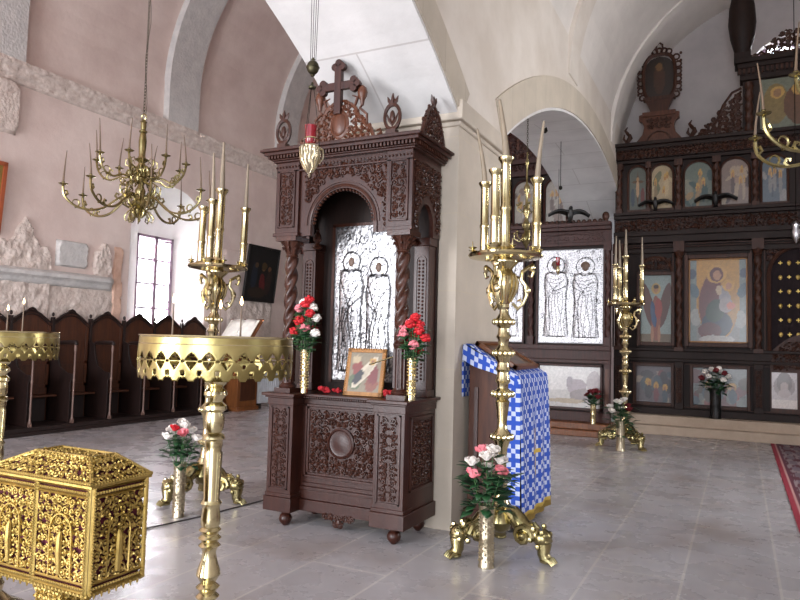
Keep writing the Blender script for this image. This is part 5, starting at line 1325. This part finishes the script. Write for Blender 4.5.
# pilasters / twisted columns of the main tier
for x in (-1.95, -.94, .27):
    for xx in (x, 2*IX-x):
        m = MB(); m.box(xx-.07, xx+.07, -.10, .04, .42, 1.22); m.box(xx-.055, xx+.055, -.112, -.10, .5, 1.14); pdl = ib(m, 'pedestal', 'dark', bevel=.004)
        c = MB(); carve(c, pl_y(xx-.045, -.113, .52), .09, .6, .045, 4, .006, n=9); c.build('carving', 'dark_carve', pdl)
        m = MB(); n = 60; m.lathe([(.05, 1.45+1.55*i/n) for i in range(n+1)], 14, c=(xx, -.06, 0), twist=(.22, 2, 30)); m.box(xx-.07, xx+.07, -.13, .02, 1.40, 1.47)
        m.lathe([(.05, 3.0), (.065, 3.03), (.055, 3.05), (.09, 3.12), (.10, 3.14)], 14, c=(xx, -.06, 0)); m.box(xx-.09, xx+.09, -.15, .02, 3.12, 3.3)
        ib(m, 'twisted_column', 'dark_carve')
def frame(x0, x1, z0, z1, y=-.0, w=.05, d=.05, mat='dark_carve', name='icon_frame', par=None):
    m = MB()
    for p in ((x0-w, x0, z0-w, z1+w), (x1, x1+w, z0-w, z1+w), (x0, x1, z0-w, z0), (x0, x1, z1, z1+w)): m.box(p[0], p[1], y-d, y+.04, p[2], p[3])
    return ib(m, name, mat, par, bevel=.006)
def icon(x0, x1, z0, z1, fn, arch=False, y=.034, mat='painted', par=None, name='painted_icon', n=None):
    o = paint(name, x1-x0, z1-z0, fn, par, mat=mat, arch=arch, n=n)
    if par is None: o.parent = IS; o.location = ((x0+x1)/2-IX, y, z0-IZ)
    else: o.location = ((x0+x1)/2, y, z0)
    return o
# lower tier panels
low = [((-1.65, -1.07), scene_paint(['6a6672', '7b4a55', '4a5a6a', 'a39a94', '3a3a44'], 3, .9, 22)), ((-.72, .10), scene_paint(['7c8488', '6c3a3c', '45586a', '9a9a92', '5a4a3a', '8f4444'], 8, .8, 30))]
for (x0, x1), fn in low:
    for a, b in ((x0, x1), mir(x0, x1)):
        f_ = frame(a, b, .50, 1.13); icon(a, b, .50, 1.13, fn)
# main tier icons: archangel and enthroned Madonna with child
arch_fn = layers(lambda u, v: H('8fa3a8') if v > .12 else H('6b5a40'), [(.25, .55, .16, .34, 12, H('5a2c22')), (.78, .55, .16, .34, -12, H('55291f')), (.5, .36, .15, .34, 0, H('8a4a3a')), (.42, .42, .09, .2, 6, H('2e4a7c')), (.58, .5, .12, .16, 0, H('93302c')), (.38, .12, .05, .14, 0, H('a8765a')), (.6, .12, .05, .14, 0, H('a8765a')), (.5, .8, .15, .085, 0, H('b79a5a')), (.5, .79, .075, .05, 0, H('a57b58')), (.5, .83, .09, .03, 0, H('3a2418'))], 2.2)
mad = layers(lambda u, v: H('7f8f96') if (u < .14 or u > .86) else (H('c79a45') if v > .3 else H('8a8f92')), [(.06, .82, .07, .06, 0, H('4e5c74')), (.94, .82, .07, .06, 0, H('4e5c74')), (.1, .62, .08, .09, 20, H('5a7486')), (.92, .62, .08, .09, -20, H('5a7486')), (.12, .3, .1, .1, 0, H('a8b0b4')), (.88, .28, .1, .1, 0, H('a8b0b4')),
      (.5, .45, .34, .42, 0, H('b88d44')), (.42, .40, .24, .36, 4, H('6b2e2c')), (.40, .6, .17, .2, 0, H('6b2e2c')), (.48, .22, .26, .16, 0, H('24344c')), (.46, .38, .16, .14, -20, H('2e4436')), (.36, .14, .2, .1, 0, H('612a2a')), (.48, .815, .17, .11, 0, H('d2a64e')), (.48, .81, .115, .085, 0, H('5e2426')), (.49, .80, .07, .06, 0, H('b98a68')), (.62, .54, .10, .14, 18, H('9a9aa8')), (.64, .45, .12, .09, 0, H('a9a4ae')), (.68, .68, .10, .07, 0, H('d2a64e')), (.68, .67, .05, .04, 0, H('bb8c6c')), (.72, .44, .07, .045, -20, H('d98a7a')), (.52, .62, .05, .06, 0, H('c9b9a4')), (.48, .04, .3, .05, 0, H('b9bcc0'))], 1.55)
christ = layers(lambda u, v: H('c79a45') if v > .25 else H('7a6a5a'), [(.5, .4, .3, .42, 0, H('2c3e5e')), (.42, .45, .16, .34, 6, H('6b2e2c')), (.5, .81, .18, .12, 0, H('d2a64e')), (.5, .8, .08, .07, 0, H('b98a68')), (.5, .84, .1, .05, 0, H('3a2418')), (.68, .5, .1, .09, 0, H('d8cfb8'))], 1.55)
sidei = saint('4a5a3c', '7a3a2c', '8fa3a8')
for k, ((x0, x1), z0, z1, fn) in enumerate((((-1.58, -1.07), 1.55, 2.73, arch_fn), (mir(-1.58, -1.07), 1.55, 2.73, sidei), ((-.79, .12), 1.56, 3.0, mad), (mir(-.79, .12), 1.56, 3.0, christ))):
    frame(x0, x1, z0, z1, w=.06 if k < 2 else .07); icon(x0, x1, z0, z1, fn, n=(70, 110))
    if k >= 2: 
        m = MB()
        for p in ((x0, x0+.025, z0, z1), (x1-.025, x1, z0, z1), (x0, x1, z0, z0+.025), (x0, x1, z1-.025, z1)): m.box(p[0], p[1], .01, .036, p[2], p[3])
        ib(m, 'gilt_border', 'icon_frame', bevel=.004)
    else:
        m = MB(); m.torus(((x0+x1)/2, 0, z1+.06), .26, .025, 'y', 20, 6, a0=0, a1=pi); carve(m, pl_y(x0, 0, z1+.10), x1-x0, .22, .09, k, .012, n=10); ib(m, 'icon_crown', 'dark_carve')
m = MB()
for x in (-1.95, -.94, .27):
    for a_, b_ in ((x+.09, x+.09+.02), (x-.11, x-.09)):
        for g in (lambda q: q, lambda q: 2*IX-q):
            m.box(min(g(a_), g(b_)), max(g(a_), g(b_)), -.015, .041, 1.45, 3.12)
for z0, z1 in ((.44, .455), (1.175, 1.19), (3.22, 3.235), (3.26, 3.28)): m.box(XA, XB, -.02, .041, z0, z1)
ib(m, 'moulding', 'dark_carve', bevel=.003)
# royal doorway: curtain sewn with gilt ornaments, arched doors below
m = MB(); m.grid(lambda u, v: (.44+.92*u, .037+.003*sin(u*40), 1.3+1.85*v), 60, 4); cu = ib(m, 'curtain', 'curtain', fix=False)
for j in range(6):
    for i in range(6):
        m = MB(); x, z = .60+i*.125, 1.72+j*.235
        if (i+j) % 2: m.box(x-.030, x+.030, .016, .024, z-.007, z+.007); m.box(x-.007, x+.007, .014, .024, z-.030, z+.030)
        else: m.ball((x, .022, z), (.032, .01, .036), 8, 6); m.ball((x, .018, z-.034), (.018, .008, .012), 6, 4)
        m.build('gilt_ornament', 'gilt', cu)
m = MB(); m.torus((.9, .0, 2.70), .47, .035, 'y', 28, 6, a0=0, a1=pi); m.tube([(.43, 0, 1.45), (.43, 0, 2.7)], .035, 6); m.tube([(1.37, 0, 1.45), (1.37, 0, 2.7)], .035, 6)
carve(m, pl_y(.40, .0, 2.72), 1.0, .42, .10, 9, .014, skip=lambda x, z: math.hypot(x-.5, z) < .49, n=10); ib(m, 'door_arch', 'dark_carve')
m = MB()
n = 20; tp_ = [(.44+.92*i/n, 1.42+.30*sin(pi*i/n)) for i in range(n+1)]
m.prism([(.44, .45)]+tp_+[(1.36, .45)], -.02, .02, 'y'); rd = ib(m, 'royal_door', 'dark_carve')
m = MB(); carve(m, pl_y(.46, -.022, 1.14), .88, .46, .09, 12, .012, skip=lambda x, z: z+1.14 > 1.39+.30*sin(pi*x/.88)); m.build('door_carving', 'dark_carve', rd)
for x0, x1 in ((.46, .82), (.98, 1.34)):
    paint('door_panel_picture', x1-x0, .58, layers(lambda u, v: H('cfcbd6') if v > .25 else H('efeef4'), [(.5, .62, .42, .3, 0, H('9a8f94')), (.5, .72, .3, .3, 0, H('6a5a58')), (.5, .6, .16, .14, 0, H('b3a6a8')), (.5, .42, .25, .12, 0, H('bdb4ba'))], 1.4), rd, ((x0+x1)/2, -.024, .52))  # mirror-like white reflection painted into the panel colours
# upper tier of round-headed icons
up = [(-1.78, -1.50), (-1.40, -1.06), (-.85, -.42), (-.27, .14), (.35, .70)]
pals = [['5b6b66', '8b8478', '3f3a38', 'a09686'], ['b3a588', '6c7258', '8a7a5c', 'c4b594'], ['6a7a74', '3e5a5e', 'a08a68', '8b8f84'], ['8b7a74', 'a08a80', '5a4a4c', 'b0a292'], ['5a6a7c', '8c8c92', '404858', '9a9aa0']]
for k, (x0, x1) in enumerate(up):
    for q, (a, b) in enumerate(((x0, x1), mir(x0, x1))):
        fn = scene_paint(pals[k], 30+k+q*7, 1.6, 14)
        if k == 0: fn = layers(H('5d6662'), [(.5, .5, .05, .42, 0, H('5a4028')), (.5, .66, .38, .035, 0, H('5a4028')), (.5, .5, .1, .2, 0, H('b79a7c')), (.5, .72, .08, .05, 0, H('a8865f')), (.2, .3, .12, .22, 0, H('3a4a5c')), (.8, .3, .12, .22, 0, H('6b3030'))], 2.2)
        icon(a, b, 3.92, 4.70, fn, arch=True, n=(30, 50)); w_ = b-a
        m = MB(); z_ = 4.70-w_/2; pth = [(a-.02, .02, 3.9), (a-.02, .02, z_)]+[((a+b)/2-(w_/2+.02)*cos(pi*i/14), .02, z_+(w_/2+.02)*sin(pi*i/14)) for i in range(15)]+[(b+.02, .02, 3.9)]
        m.tube(pth, .022, 6); m.box(a-.04, b+.04, -.01, .04, 3.85, 3.92); ib(m, 'round_frame', 'dark_carve')
for x in (-1.95, -1.45, -.95, -.345, .245):
    for xx in (x, 2*IX-x):
        m = MB(); w_ = .035 if x in (-1.45,) else .055; n = 30; m.lathe([(w_*.8, 3.93+.72*i/n) for i in range(n+1)], 12, c=(xx, -.03, 0), twist=(.22, 2, 40)); m.box(xx-w_, xx+w_, -.09, .02, 3.85, 3.93); m.box(xx-w_*1.2, xx+w_*1.2, -.1, .02, 4.65, 4.76); ib(m, 'small_column', 'dark_carve')
# crowning pieces
m = MB()
prof = [(-1.74, 5.10), (-1.66, 5.16), (-1.56, 5.28), (-1.53, 5.42), (-1.56, 5.50), (-1.62, 5.54), (-1.62, 5.64), (-1.54, 5.66), (-1.02, 5.66), (-.94, 5.64), (-.94, 5.54), (-1.0, 5.50), (-1.03, 5.42), (-1.0, 5.28), (-.90, 5.16), (-.82, 5.10)]
base = -.0
for s, nm in ((0, 'medallion_crown'), (1, 'medallion_crown')):
    g = (lambda x: x) if s == 0 else (lambda x: 2*IX-x)
    m = MB(); m.prism([(g(x), z) for x, z in prof], .0, .10, 'y'); m.box(min(g(-1.56), g(-1.0)), max(g(-1.56), g(-1.0)), -.03, .12, 5.60, 5.68); mc = ib(m, nm, 'walnut_light')
    c = MB(); c.torus((g(-1.28), -.002, 5.12), .20, .018, 'y', 16, 5, a0=0, a1=pi); carve(c, pl_y(g(-1.28)-.20, -.002, 5.36), .40, .20, .09, 3, .010, n=10); c.tube([(g(-1.40), .05, 5.68), (g(-1.42), .05, 5.78), (g(-1.28), .05, 5.84), (g(-1.14), .05, 5.78), (g(-1.16), .05, 5.68)], .035, 6); c.build('carving', 'dark_carve', mc)
    c = MB(); gx = g(-1.28)
    sup = [(gx+.27*math.copysign(abs(cos(2*pi*i/40))**.6, cos(2*pi*i/40)), .05, 6.32+.42*math.copysign(abs(sin(2*pi*i/40))**.7, sin(2*pi*i/40))) for i in range(40)]
    c.tube(sup, .035, 6, closed=True)
    for sg in (-1, 1):
        for q in range(6):
            z_ = 5.98+.135*q; c.torus((gx+sg*(.315-.03*(q in (0, 5))), .05, z_), .052, .018, 'y', 10, 5); c.ball((gx+sg*.36, .05, z_+.06), (.025, .02, .03), 6, 4)
    for q in range(5): c.torus((gx-.16+.08*q, .05, 6.76+.05*sin(pi*(q+.5)/5)), .05, .018, 'y', 10, 5)
    c.tube([(gx-.06, .05, 6.82), (gx-.05, .05, 6.92), (gx, .05, 6.96), (gx+.05, .05, 6.92), (gx+.06, .05, 6.82)], .02, 5)
    c.prism([(gx-.25, 5.93), (gx-.17, 5.76), (gx-.14, 5.66), (gx+.14, 5.66), (gx+.17, 5.76), (gx+.25, 5.93)], .0, .10, 'y'); c.box(gx-.27, gx+.27, -.01, .11, 5.90, 5.96); c.build('oval_wreath', 'dark_carve', mc)
    o_ = paint('oval_picture', .50, .76, layers(H('2a1c14'), [(.5, .45, .2, .35, 0, H('4a2c1c')), (.5, .75, .12, .1, 0, H('7a5a34'))], 1.5), mc, (g(-1.28), .048, 5.94), arch=True, n=(24, 36))
    for x in (-1.82, -.74):
        c = MB(); c.tube([(g(x), .03, 5.10), (g(x), .03, 5.2), (g(x)+.04, .03, 5.28), (g(x), .03, 5.34), (g(x)-.04, .03, 5.40), (g(x), .03, 5.46)], [.03, .035, .03, .035, .025, .01], 6); c.tube([(g(x), .03, 5.15), (g(x)-.07, .03, 5.25), (g(x)-.05, .03, 5.33)], [.02, .025, .01], 5); c.tube([(g(x), .03, 5.15), (g(x)+.07, .03, 5.25), (g(x)+.05, .03, 5.33)], [.02, .025, .01], 5); c.build('finial', 'dark_carve', mc)
    # pierced crest rising to the central block
    c = MB(); x0 = -.72
    c0x = min(g(-.72), g(.04))
    carve(c, (lambda u, v, d: (c0x+u, .03+d, 5.10+v)), .76, .86, .095, 8, .019, skip=lambda x, z: z > .14+.78*((x/.76 if s == 0 else 1-x/.76)**1.35)-.06, n=11)
    c.tube([(g(-.72), .03, 5.12), (g(-.58), .03, 5.20), (g(-.44), .03, 5.22), (g(-.34), .03, 5.40), (g(-.24), .03, 5.66), (g(-.10), .03, 5.86), (g(.04), .03, 5.92)], .022, 6)
    ib(c, 'pierced_crest', 'dark_carve')
m = MB(); m.box(.06, 1.74, .0, .20, 5.10, 6.02); m.box(.02, 1.78, -.06, .22, 6.02, 6.10); m.box(-.02, 1.82, -.10, .24, 6.22, 6.30); m.box(-.06, 1.86, -.14, .26, 6.30, 6.38); m.box(.02, 1.78, -.06, .22, 6.10, 6.22)
cb_ = ib(m, 'upper_storey', 'dark', bevel=.008)
m = MB(); dentils(m, -.02, 1.82, -.10, -.06, 6.12, 6.21, .07); m.build('dentil_row', 'dark_carve', cb_)
m = MB(); carve(m, pl_y(.10, .0, 6.38), 1.6, .42, .10, 14, .018, skip=lambda x, z: z > .42*sin(pi*x/1.6)**2.0+.05); m.build('crest_carving', 'dark_carve', cb_)
for x in (.16, 1.64):
    m = MB(); m.lathe([(.06, 5.12+.85*i/30) for i in range(31)], 12, c=(x, -.05, 0), twist=(.2, 2, 34)); m.build('small_column', 'dark_carve', cb_)
paint('large_painted_icon', 1.16, .86, layers(H('7a8478'), [(.2, .5, .16, .4, 0, H('8a7a4a')), (.22, .72, .09, .12, 0, H('c9a45a')), (.5, .45, .2, .4, 0, H('6a4a34')), (.5, .75, .1, .13, 0, H('c9a45a')), (.8, .5, .16, .4, 0, H('4a5a5c')), (.8, .74, .09, .12, 0, H('c9a45a')), (.22, .71, .05, .08, 0, H('9a7a5a')), (.5, .74, .05, .08, 0, H('9a7a5a')), (.8, .73, .05, .08, 0, H('9a7a5a'))], .8), cb_, (.9, -.004, 5.14))
for x in (.06, 1.74):                                     # dark standing figures on the top cornice
    m = MB(); m.box(x-.13, x+.13, -.06, .16, 6.38, 6.52); m.lathe([(.12, 6.52), (.14, 6.6), (.19, 6.8), (.22, 7.05), (.20, 7.35), (.16, 7.55), (.09, 7.62), (.06, 7.65), (.085, 7.70), (.01, 7.80)], 16, c=(x, .05, 0)); m.build('dark_figure', 'dark', cb_)
# dark eagles with spread wings
def eagle(loc, label, s=1.0, rz=0):
    t = thing('eagle_figure', label, 'figurine', loc, rz, None); m = MB(); m.lathe([(.04, 0), (.05, .01), (.02, .03)], 12); m.tube([(0, 0, .02), (0, -.02, .07), (0, -.05, .14), (0, -.06, .2), (0, -.09, .23), (0, -.13, .22)], [.02, .045, .055, .035, .03, .006], 10); m.tube([(0, .0, .08), (0, .08, .03), (0, .13, .01)], [.03, .03, .012], 8); m.build('body', 'black', t)
    for sg in (-1, 1):
        w_ = MB(); w_.grid(lambda u, v: (sg*(.02+.33*u), .02+.05*u-.15*(v-.3)*(1-.55*u), .15+.055*sin(u*2.9)-.02*u+.045*(v-.5)*(1-.5*u)-(.02*abs(sin(v*9))*u)), 14, 8); w_.build('wing', 'black', t, fix=False, solid=.03)
    t.scale = (s, s, s*1.1); return t
eagle((-1.32, 12.60, 3.855), 'dark spread-winged eagle figure on the ledge under the two leftmost round icons', .85)
eagle((-.36, 12.58, 3.855), 'dark spread-winged eagle figure on the ledge above the Madonna icon', .95)
m = MB(); OLt = thing('hanging_lamp', 'small white hanging lamp in front of the royal doorway at the right edge', 'lamp', (.80, 12.3, 3.15))
m.lathe([(.005, 0), (.03, .04), (.06, .10), (.07, .18), (.05, .24), (.06, .30), (.03, .34), (.01, .36)], 14); m.build('bowl', 'silver', OLt); MB().tube([(0, 0, .36), (0, 0, 4.2)], .006, 4).build('chain', 'iron', OLt)

# ------------------------------------------------------------------ silver-clad screen inside the far arch
SX, SY = -2.6, 11.6
SS = thing('silver_icon_screen', 'reddish carved screen with a large silver-clad icon inside the far arch', 'icon screen', (SX, SY, 0))
def sb(m, name, mat, par=None, **k):
    if par is None: return m.build(name, mat, SS, loc=(-SX, 0, 0), **k)
    return m.build(name, mat, par, **k)
m = MB(); m.box(-4.7, -1.9, -.45, .3, 0, .10); m.box(-4.7, -1.9, -.32, .3, .10, .20); sb(m, 'wooden_step', 'oak', bevel=.01)
m = MB(); m.box(-4.65, -1.93, .03, .16, .2, 3.5); sb(m, 'backing', 'dark')
m = MB()
for z0, z1, d in ((.2, .36, .06), (1.16, 1.22, .04), (1.22, 1.38, .02), (1.38, 1.46, .06)): m.box(-4.65, -1.90, -d, .03, z0, z1)
sb(m, 'lower_rail', 'screen_red', bevel=.006)
m = MB()
for z0, z1, d in ((3.14, 3.20, .04), (3.20, 3.40, .0), (3.40, 3.46, .08), (3.46, 3.52, .13)): m.box(-4.65, -1.90, -d, .031, z0, z1)
sb(m, 'cornice', 'screen_red', bevel=.006)
m = MB()
for x in [-4.6+.09*i for i in range(30)]: m.ball((x, -.04, 3.55), (.035, .03, .04), 7, 5)
m.ball((-1.99, -.04, 3.62), (.06, .05, .08), 10, 8); sb(m, 'beaded_crest', 'dark_carve')
m = MB()
for x0, x1 in ((-3.12, -2.02), (-4.5, -3.42)):
    m.tube([(x0, 0, 3.2)]+[((x0+x1)/2-(x1-x0)/2*cos(pi*i/14), 0, 3.2+.17*sin(pi*i/14)) for i in range(15)], .02, 5)
    carve(m, pl_y(x0, .02, 3.21), x1-x0, .18, .08, 4, .012, n=10)
sb(m, 'arched_crown', 'screen_red')
for x in (-1.955, -3.25, -4.6):
    m = MB(); m.box(x-.05, x+.05, -.06, .03, .36, 1.16); m.box(x-.055, x+.055, -.07, .03, 1.46, 1.60); m.lathe([(.04, 1.6+1.44*i/50) for i in range(51)], 12, c=(x, -.03, 0), twist=(.22, 2, 34)); m.box(x-.06, x+.06, -.08, .03, 3.04, 3.14); sb(m, 'twisted_column', 'screen_red')
    c = MB(); c.box(x-.03, x+.03, -.066, -.06, .44, 1.08); sb(c, 'inset_panel', 'walnut_light')
for x0, x1, sd in ((-3.13, -2.03, 3), (-4.50, -3.40, 9)):
    f = MB()
    for p in ((x0-.03, x0, 1.46, 3.14), (x1, x1+.03, 1.46, 3.14)): f.box(p[0], p[1], -.02, .03, p[2], p[3])
    sb(f, 'icon_frame', 'screen_red')
    silver_relief('silver_cover', x1-x0, 1.60, sd, ((.30, 1.33, .15, .12, 1), (.80, 1.30, .155, .10, -1)), SS, ((x0+x1)/2-SX, .026, 1.49), n=(120, 160))
    for fx, fz in ((.30, 1.33), (.80, 1.30)):
        m = MB(); m.ball((x0+fx, .010, 1.49+fz), (.058, .022, .078), 12, 8); m.torus((x0+fx, .010, 1.49+fz+.01), .06, .018, 'y', 14, 6, a0=-.3, a1=pi+.3); sb(m, 'painted_face', 'face')
    f = MB()
    for p in ((x0, x0+.04, .38, 1.14), (x1-.04, x1, .38, 1.14), (x0, x1, .38, .42), (x0, x1, 1.10, 1.14)): f.box(p[0], p[1], -.02, .03, p[2], p[3])
    sb(f, 'lower_frame', 'screen_red', bevel=.004)
    o_ = paint('painted_reflection', x1-x0-.08, .68, layers(lambda u, v: H('e6ecf6') if v > .4 else H('cfd2da'), [(.62, .5, .16, .2, 0, H('a79fae')), (.75, .3, .25, .16, 0, H('8a7f86')), (.9, .6, .12, .3, 0, H('b7b2bd')), (.45, .15, .3, .06, 0, H('b3a690')), (.5, .62, .05, .14, 0, H('9a94a4'))], .7), SS, ((x0+x1)/2-SX, .020, .42), mat='painted')  # white-blue reflection in the glass is painted into these colours
eagle((-2.58, 11.52, 3.525), 'dark spread-winged eagle figure on top of the silver-clad icon screen', 1.0, rad(25))
t = thing('votive_lamp', 'small red glass votive lamp hanging before the large silver-clad icon', 'lamp', (-2.72, 11.3, 2.62))
MB().lathe([(.004, 0), (.02, .03), (.035, .08), (.03, .14), (.02, .16)], 12).build('bowl', 'brass', t); MB().lathe([(.022, .16), (.034, .18), (.036, .26), (.04, .30)], 12).build('glass_cup', 'ruby', t); MB().tube([(0, 0, .28), (0, 0, 1.8)], .0035, 4).build('chain', 'iron', t)

# north aisle icon screen glimpsed through the far arch
NS = thing('north_icon_screen', 'red-brown carved icon screen of the north aisle seen through the far arch', 'icon screen', (-6.3, 13.7, 0))
def nb(m, name, mat, par=None, **k):
    if par is None: return m.build(name, mat, NS, loc=(6.3, 0, 0), **k)
    return m.build(name, mat, par, **k)
m = MB(); m.box(-9.55, -2.3, .04, .2, 0, 5.1); nb(m, 'backing', 'dark')
m = MB()
for z0, z1, d in ((0, .3, .08), (1.2, 1.4, .06), (3.5, 3.62, .10), (3.62, 3.85, .05), (3.85, 3.92, .12), (4.95, 5.05, .08), (5.05, 5.2, .05), (5.2, 5.3, .14)): m.box(-9.55, -2.3, -d, .04, z0, z1)
r_ = nb(m, 'rail', 'screen_red', bevel=.006)
m = MB(); carve(m, pl_y(-9.5, -.05, 5.06), 7.2, .13, .10, 4, .014, n=9); carve(m, pl_y(-9.5, -.05, 3.64), 7.2, .2, .12, 4, .014, n=9); m.build('rail_carving', 'screen_red', r_)
xs = [-9.3+.66*i for i in range(11)]
for i, x in enumerate(xs):
    o_ = paint('oval_icon', .44, .88, scene_paint(['a8a8a4', 'd0d0cc', '6a5a54', '8c7a70'], 50+i, 1.6, 10), NS, (x+6.3, .034, 3.98), arch=True, n=(16, 28))
    m = MB(); pth = [(x-.23, .02, 3.96), (x-.23, .02, 4.64)]+[(x-.23*cos(pi*q/10), .02, 4.64+.23*sin(pi*q/10)) for q in range(11)]+[(x+.23, .02, 3.96)]; m.tube(pth, .025, 6); nb(m, 'round_frame', 'screen_red')
    m = MB(); m.lathe([(.05, 3.95+.98*q/24) for q in range(25)], 10, c=(x+.33, -.03, 0), twist=(.2, 2, 34)); nb(m, 'small_column', 'screen_red')
for x0, x1 in ((-4.9, -4.0), (-3.7, -2.9), (-6.4, -5.4), (-8.9, -8.0), (-7.7, -6.9)):
    paint('painted_icon', x1-x0, 1.7, saint('5a2c2c', '3c4a5a', '8a7a50'), NS, ((x0+x1)/2+6.3, .034, 1.5), n=(30, 50))
m = MB(); carve(m, lambda u, v, d: (-6.0+u, .06+d, 5.3+v), 3.6, 1.15, .15, 7, .024, skip=lambda x, z: z > .25+.9*sin(pi*(x/3.6))**1.5, n=10); nb(m, 'pierced_crest', 'screen_red')
m = MB(); m.prism([(-6.0, 5.3)]+[(-6.0+3.6*i/24, 5.3+.2+.75*sin(pi*i/24)**1.5) for i in range(25)]+[(-2.4, 5.3)], .09, .15, 'y'); nb(m, 'crest_board', 'walnut_light')

# things hung in the far arch
t = thing('hanging_lamp', 'tall slender brass lamp on a chain in the far arch behind the candle tubes', 'lamp', (-2.5, 8.64, 2.70))
MB().lathe([(.003, 0), (.02, .03), (.035, .06), (.06, .10), (.07, .14), (.05, .19), (.025, .23), (.05, .27), (.06, .32), (.03, .37), (.02, .42), (.045, .47), (.05, .52), (.02, .58), (.015, .72), (.04, .77), (.04, .82), (.015, .87), (.012, 1.1), (.03, 1.15), (.012, 1.2), (.01, 1.28)], 14).build('body', 'brass_dark', t)
for z, R in ((.14, .16), (.52, .12)):
    for k in range(6):
        a = 2*pi*k/6; P = lambda r, zz: (r*cos(a), r*sin(a), zz); MB().tube([P(.03, z), P(R*.6, z-.04), P(R, z), P(R, z+.05)], .007, 5).lathe([(.004, 0), (.022, .01), (.02, .03)], 8, c=P(R, z+.05)).build('arm', 'brass_dark', t)
c = MB(); chain(c, 0, 0, 1.28, 1.73, .04, .01, .003); c.build('chain', 'bronze', t)
t = thing('hook_lamp_chain', 'thin chain with small weight hanging from the far arch soffit', 'chain', (-2.5, 10.5, 3.88))
MB().ball((0, 0, .03), (.03, .03, .035), 10, 8).build('weight', 'iron', t); MB().tube([(0, 0, .05), (0, 0, .78)], .005, 4).build('wire', 'iron', t)
tag(MB().tube([(0, 0, 0), (0, 0, .06), (.05, .0, .09), (.06, 0, .04)], .014, 6).ball((.03, 0, .05), .035, 8, 6).build('hook', 'iron', loc=(-2.5, 9.40, 4.44)), 'small dark iron hook fixed under the far arch soffit', 'hook')
t = None
# carpet runner
def cf(u, v):
    if u < .045: return H('8e1f33')
    if u < .075: return H('b78a86')
    if u < .10: return H('5a2434')
    k = noise.noise(Vector((u*16, v*30, 0))); m_ = abs(sin(u*24))*abs(sin(v*58))
    return H('6f6068') if m_ > .45 else (H('54222f') if k > 0 else H('8a7a7c'))
o = paint('carpet_runner', .98, 9.0, cf, None, (.91, 3.2, .006), n=(90, 120), mat='carpet', plane='xy'); md = o.modifiers.new('Solidify', 'SOLIDIFY'); md.thickness = .008; md.offset = -1
o.location = (.91, 3.19, .010); tag(o, 'red-bordered patterned carpet runner along the right edge of the floor', 'carpet')

# ------------------------------------------------------------------ camera and light
def aim_camera():
    yaw, pitch, roll = rad(26.6), rad(3.48), rad(1.45)
    fw = Vector((-sin(yaw)*cos(pitch), cos(yaw)*cos(pitch), sin(pitch)))
    r0 = Vector((cos(yaw), sin(yaw), 0)); u0 = r0.cross(fw)
    rt = r0*cos(roll)+u0*sin(roll); up = rt.cross(fw)
    cd = bpy.data.cameras.new('camera'); cd.sensor_width = 36; cd.lens = 680/800*36; cd.clip_start = .02; cd.clip_end = 200
    o = bpy.data.objects.new('camera', cd); COL.objects.link(o)
    m = Matrix((rt, up, -fw)).transposed().to_4x4(); m.translation = (0, 0, 1.45); o.matrix_world = m
    SC.camera = o
aim_camera()
wd = bpy.data.worlds.new('sky'); SC.world = wd; wd.use_nodes = True
bg = wd.node_tree.nodes['Background']; bg.inputs['Color'].default_value = (.80, .88, 1, 1); bg.inputs['Strength'].default_value = 2.0
def area(name, loc, rot, sx, sy, e, c=(1, 1, 1), spread=180):
    l = bpy.data.lights.new(name, 'AREA'); l.shape = 'RECTANGLE'; l.size = sx; l.size_y = sy; l.energy = e; l.color = c; l.spread = rad(spread)
    o = bpy.data.objects.new(name, l); COL.objects.link(o); o.location = loc; o.rotation_euler = rot; return o
# daylight outside the north window, outside the chancel window, and in the open west doorways
area('north_window_daylight', (XL-1.3, (WY0+WY1)/2, 2.5), (0, rad(-90), 0), 2.6, 2.4, 2600, (.93, .96, 1))
area('chancel_window_daylight', (cxw, 14.4, 6.6), (rad(-90), 0, 0), 1.6, 1.8, 260, (.93, .96, 1))
area('west_door_daylight', (-5.6, YW-.3, 1.9), (rad(90), 0, 0), 3.4, 3.4, 700, (.95, .96, 1))
area('south_west_door_daylight', (.6, YW-.3, 1.9), (rad(90), 0, 0), 2.6, 3.2, 260, (.95, .96, 1))
area('south_window_daylight', (XR+1.2, 8.2, 3.0), (0, rad(90), 0), 2.2, 1.6, 460, (.95, .97, 1))
area('north_window_slant_daylight', (XL-1.7, 8.2, 3.0), (0, rad(-90), rad(38)), 1.2, 1.4, 900, (.95, .97, 1), 100)
vs_ = SC.view_settings; vs_.view_transform = 'Standard'; vs_.look = 'None'; vs_.exposure = 0.36; vs_.gamma = 1.0; vs_.use_curve_mapping = False
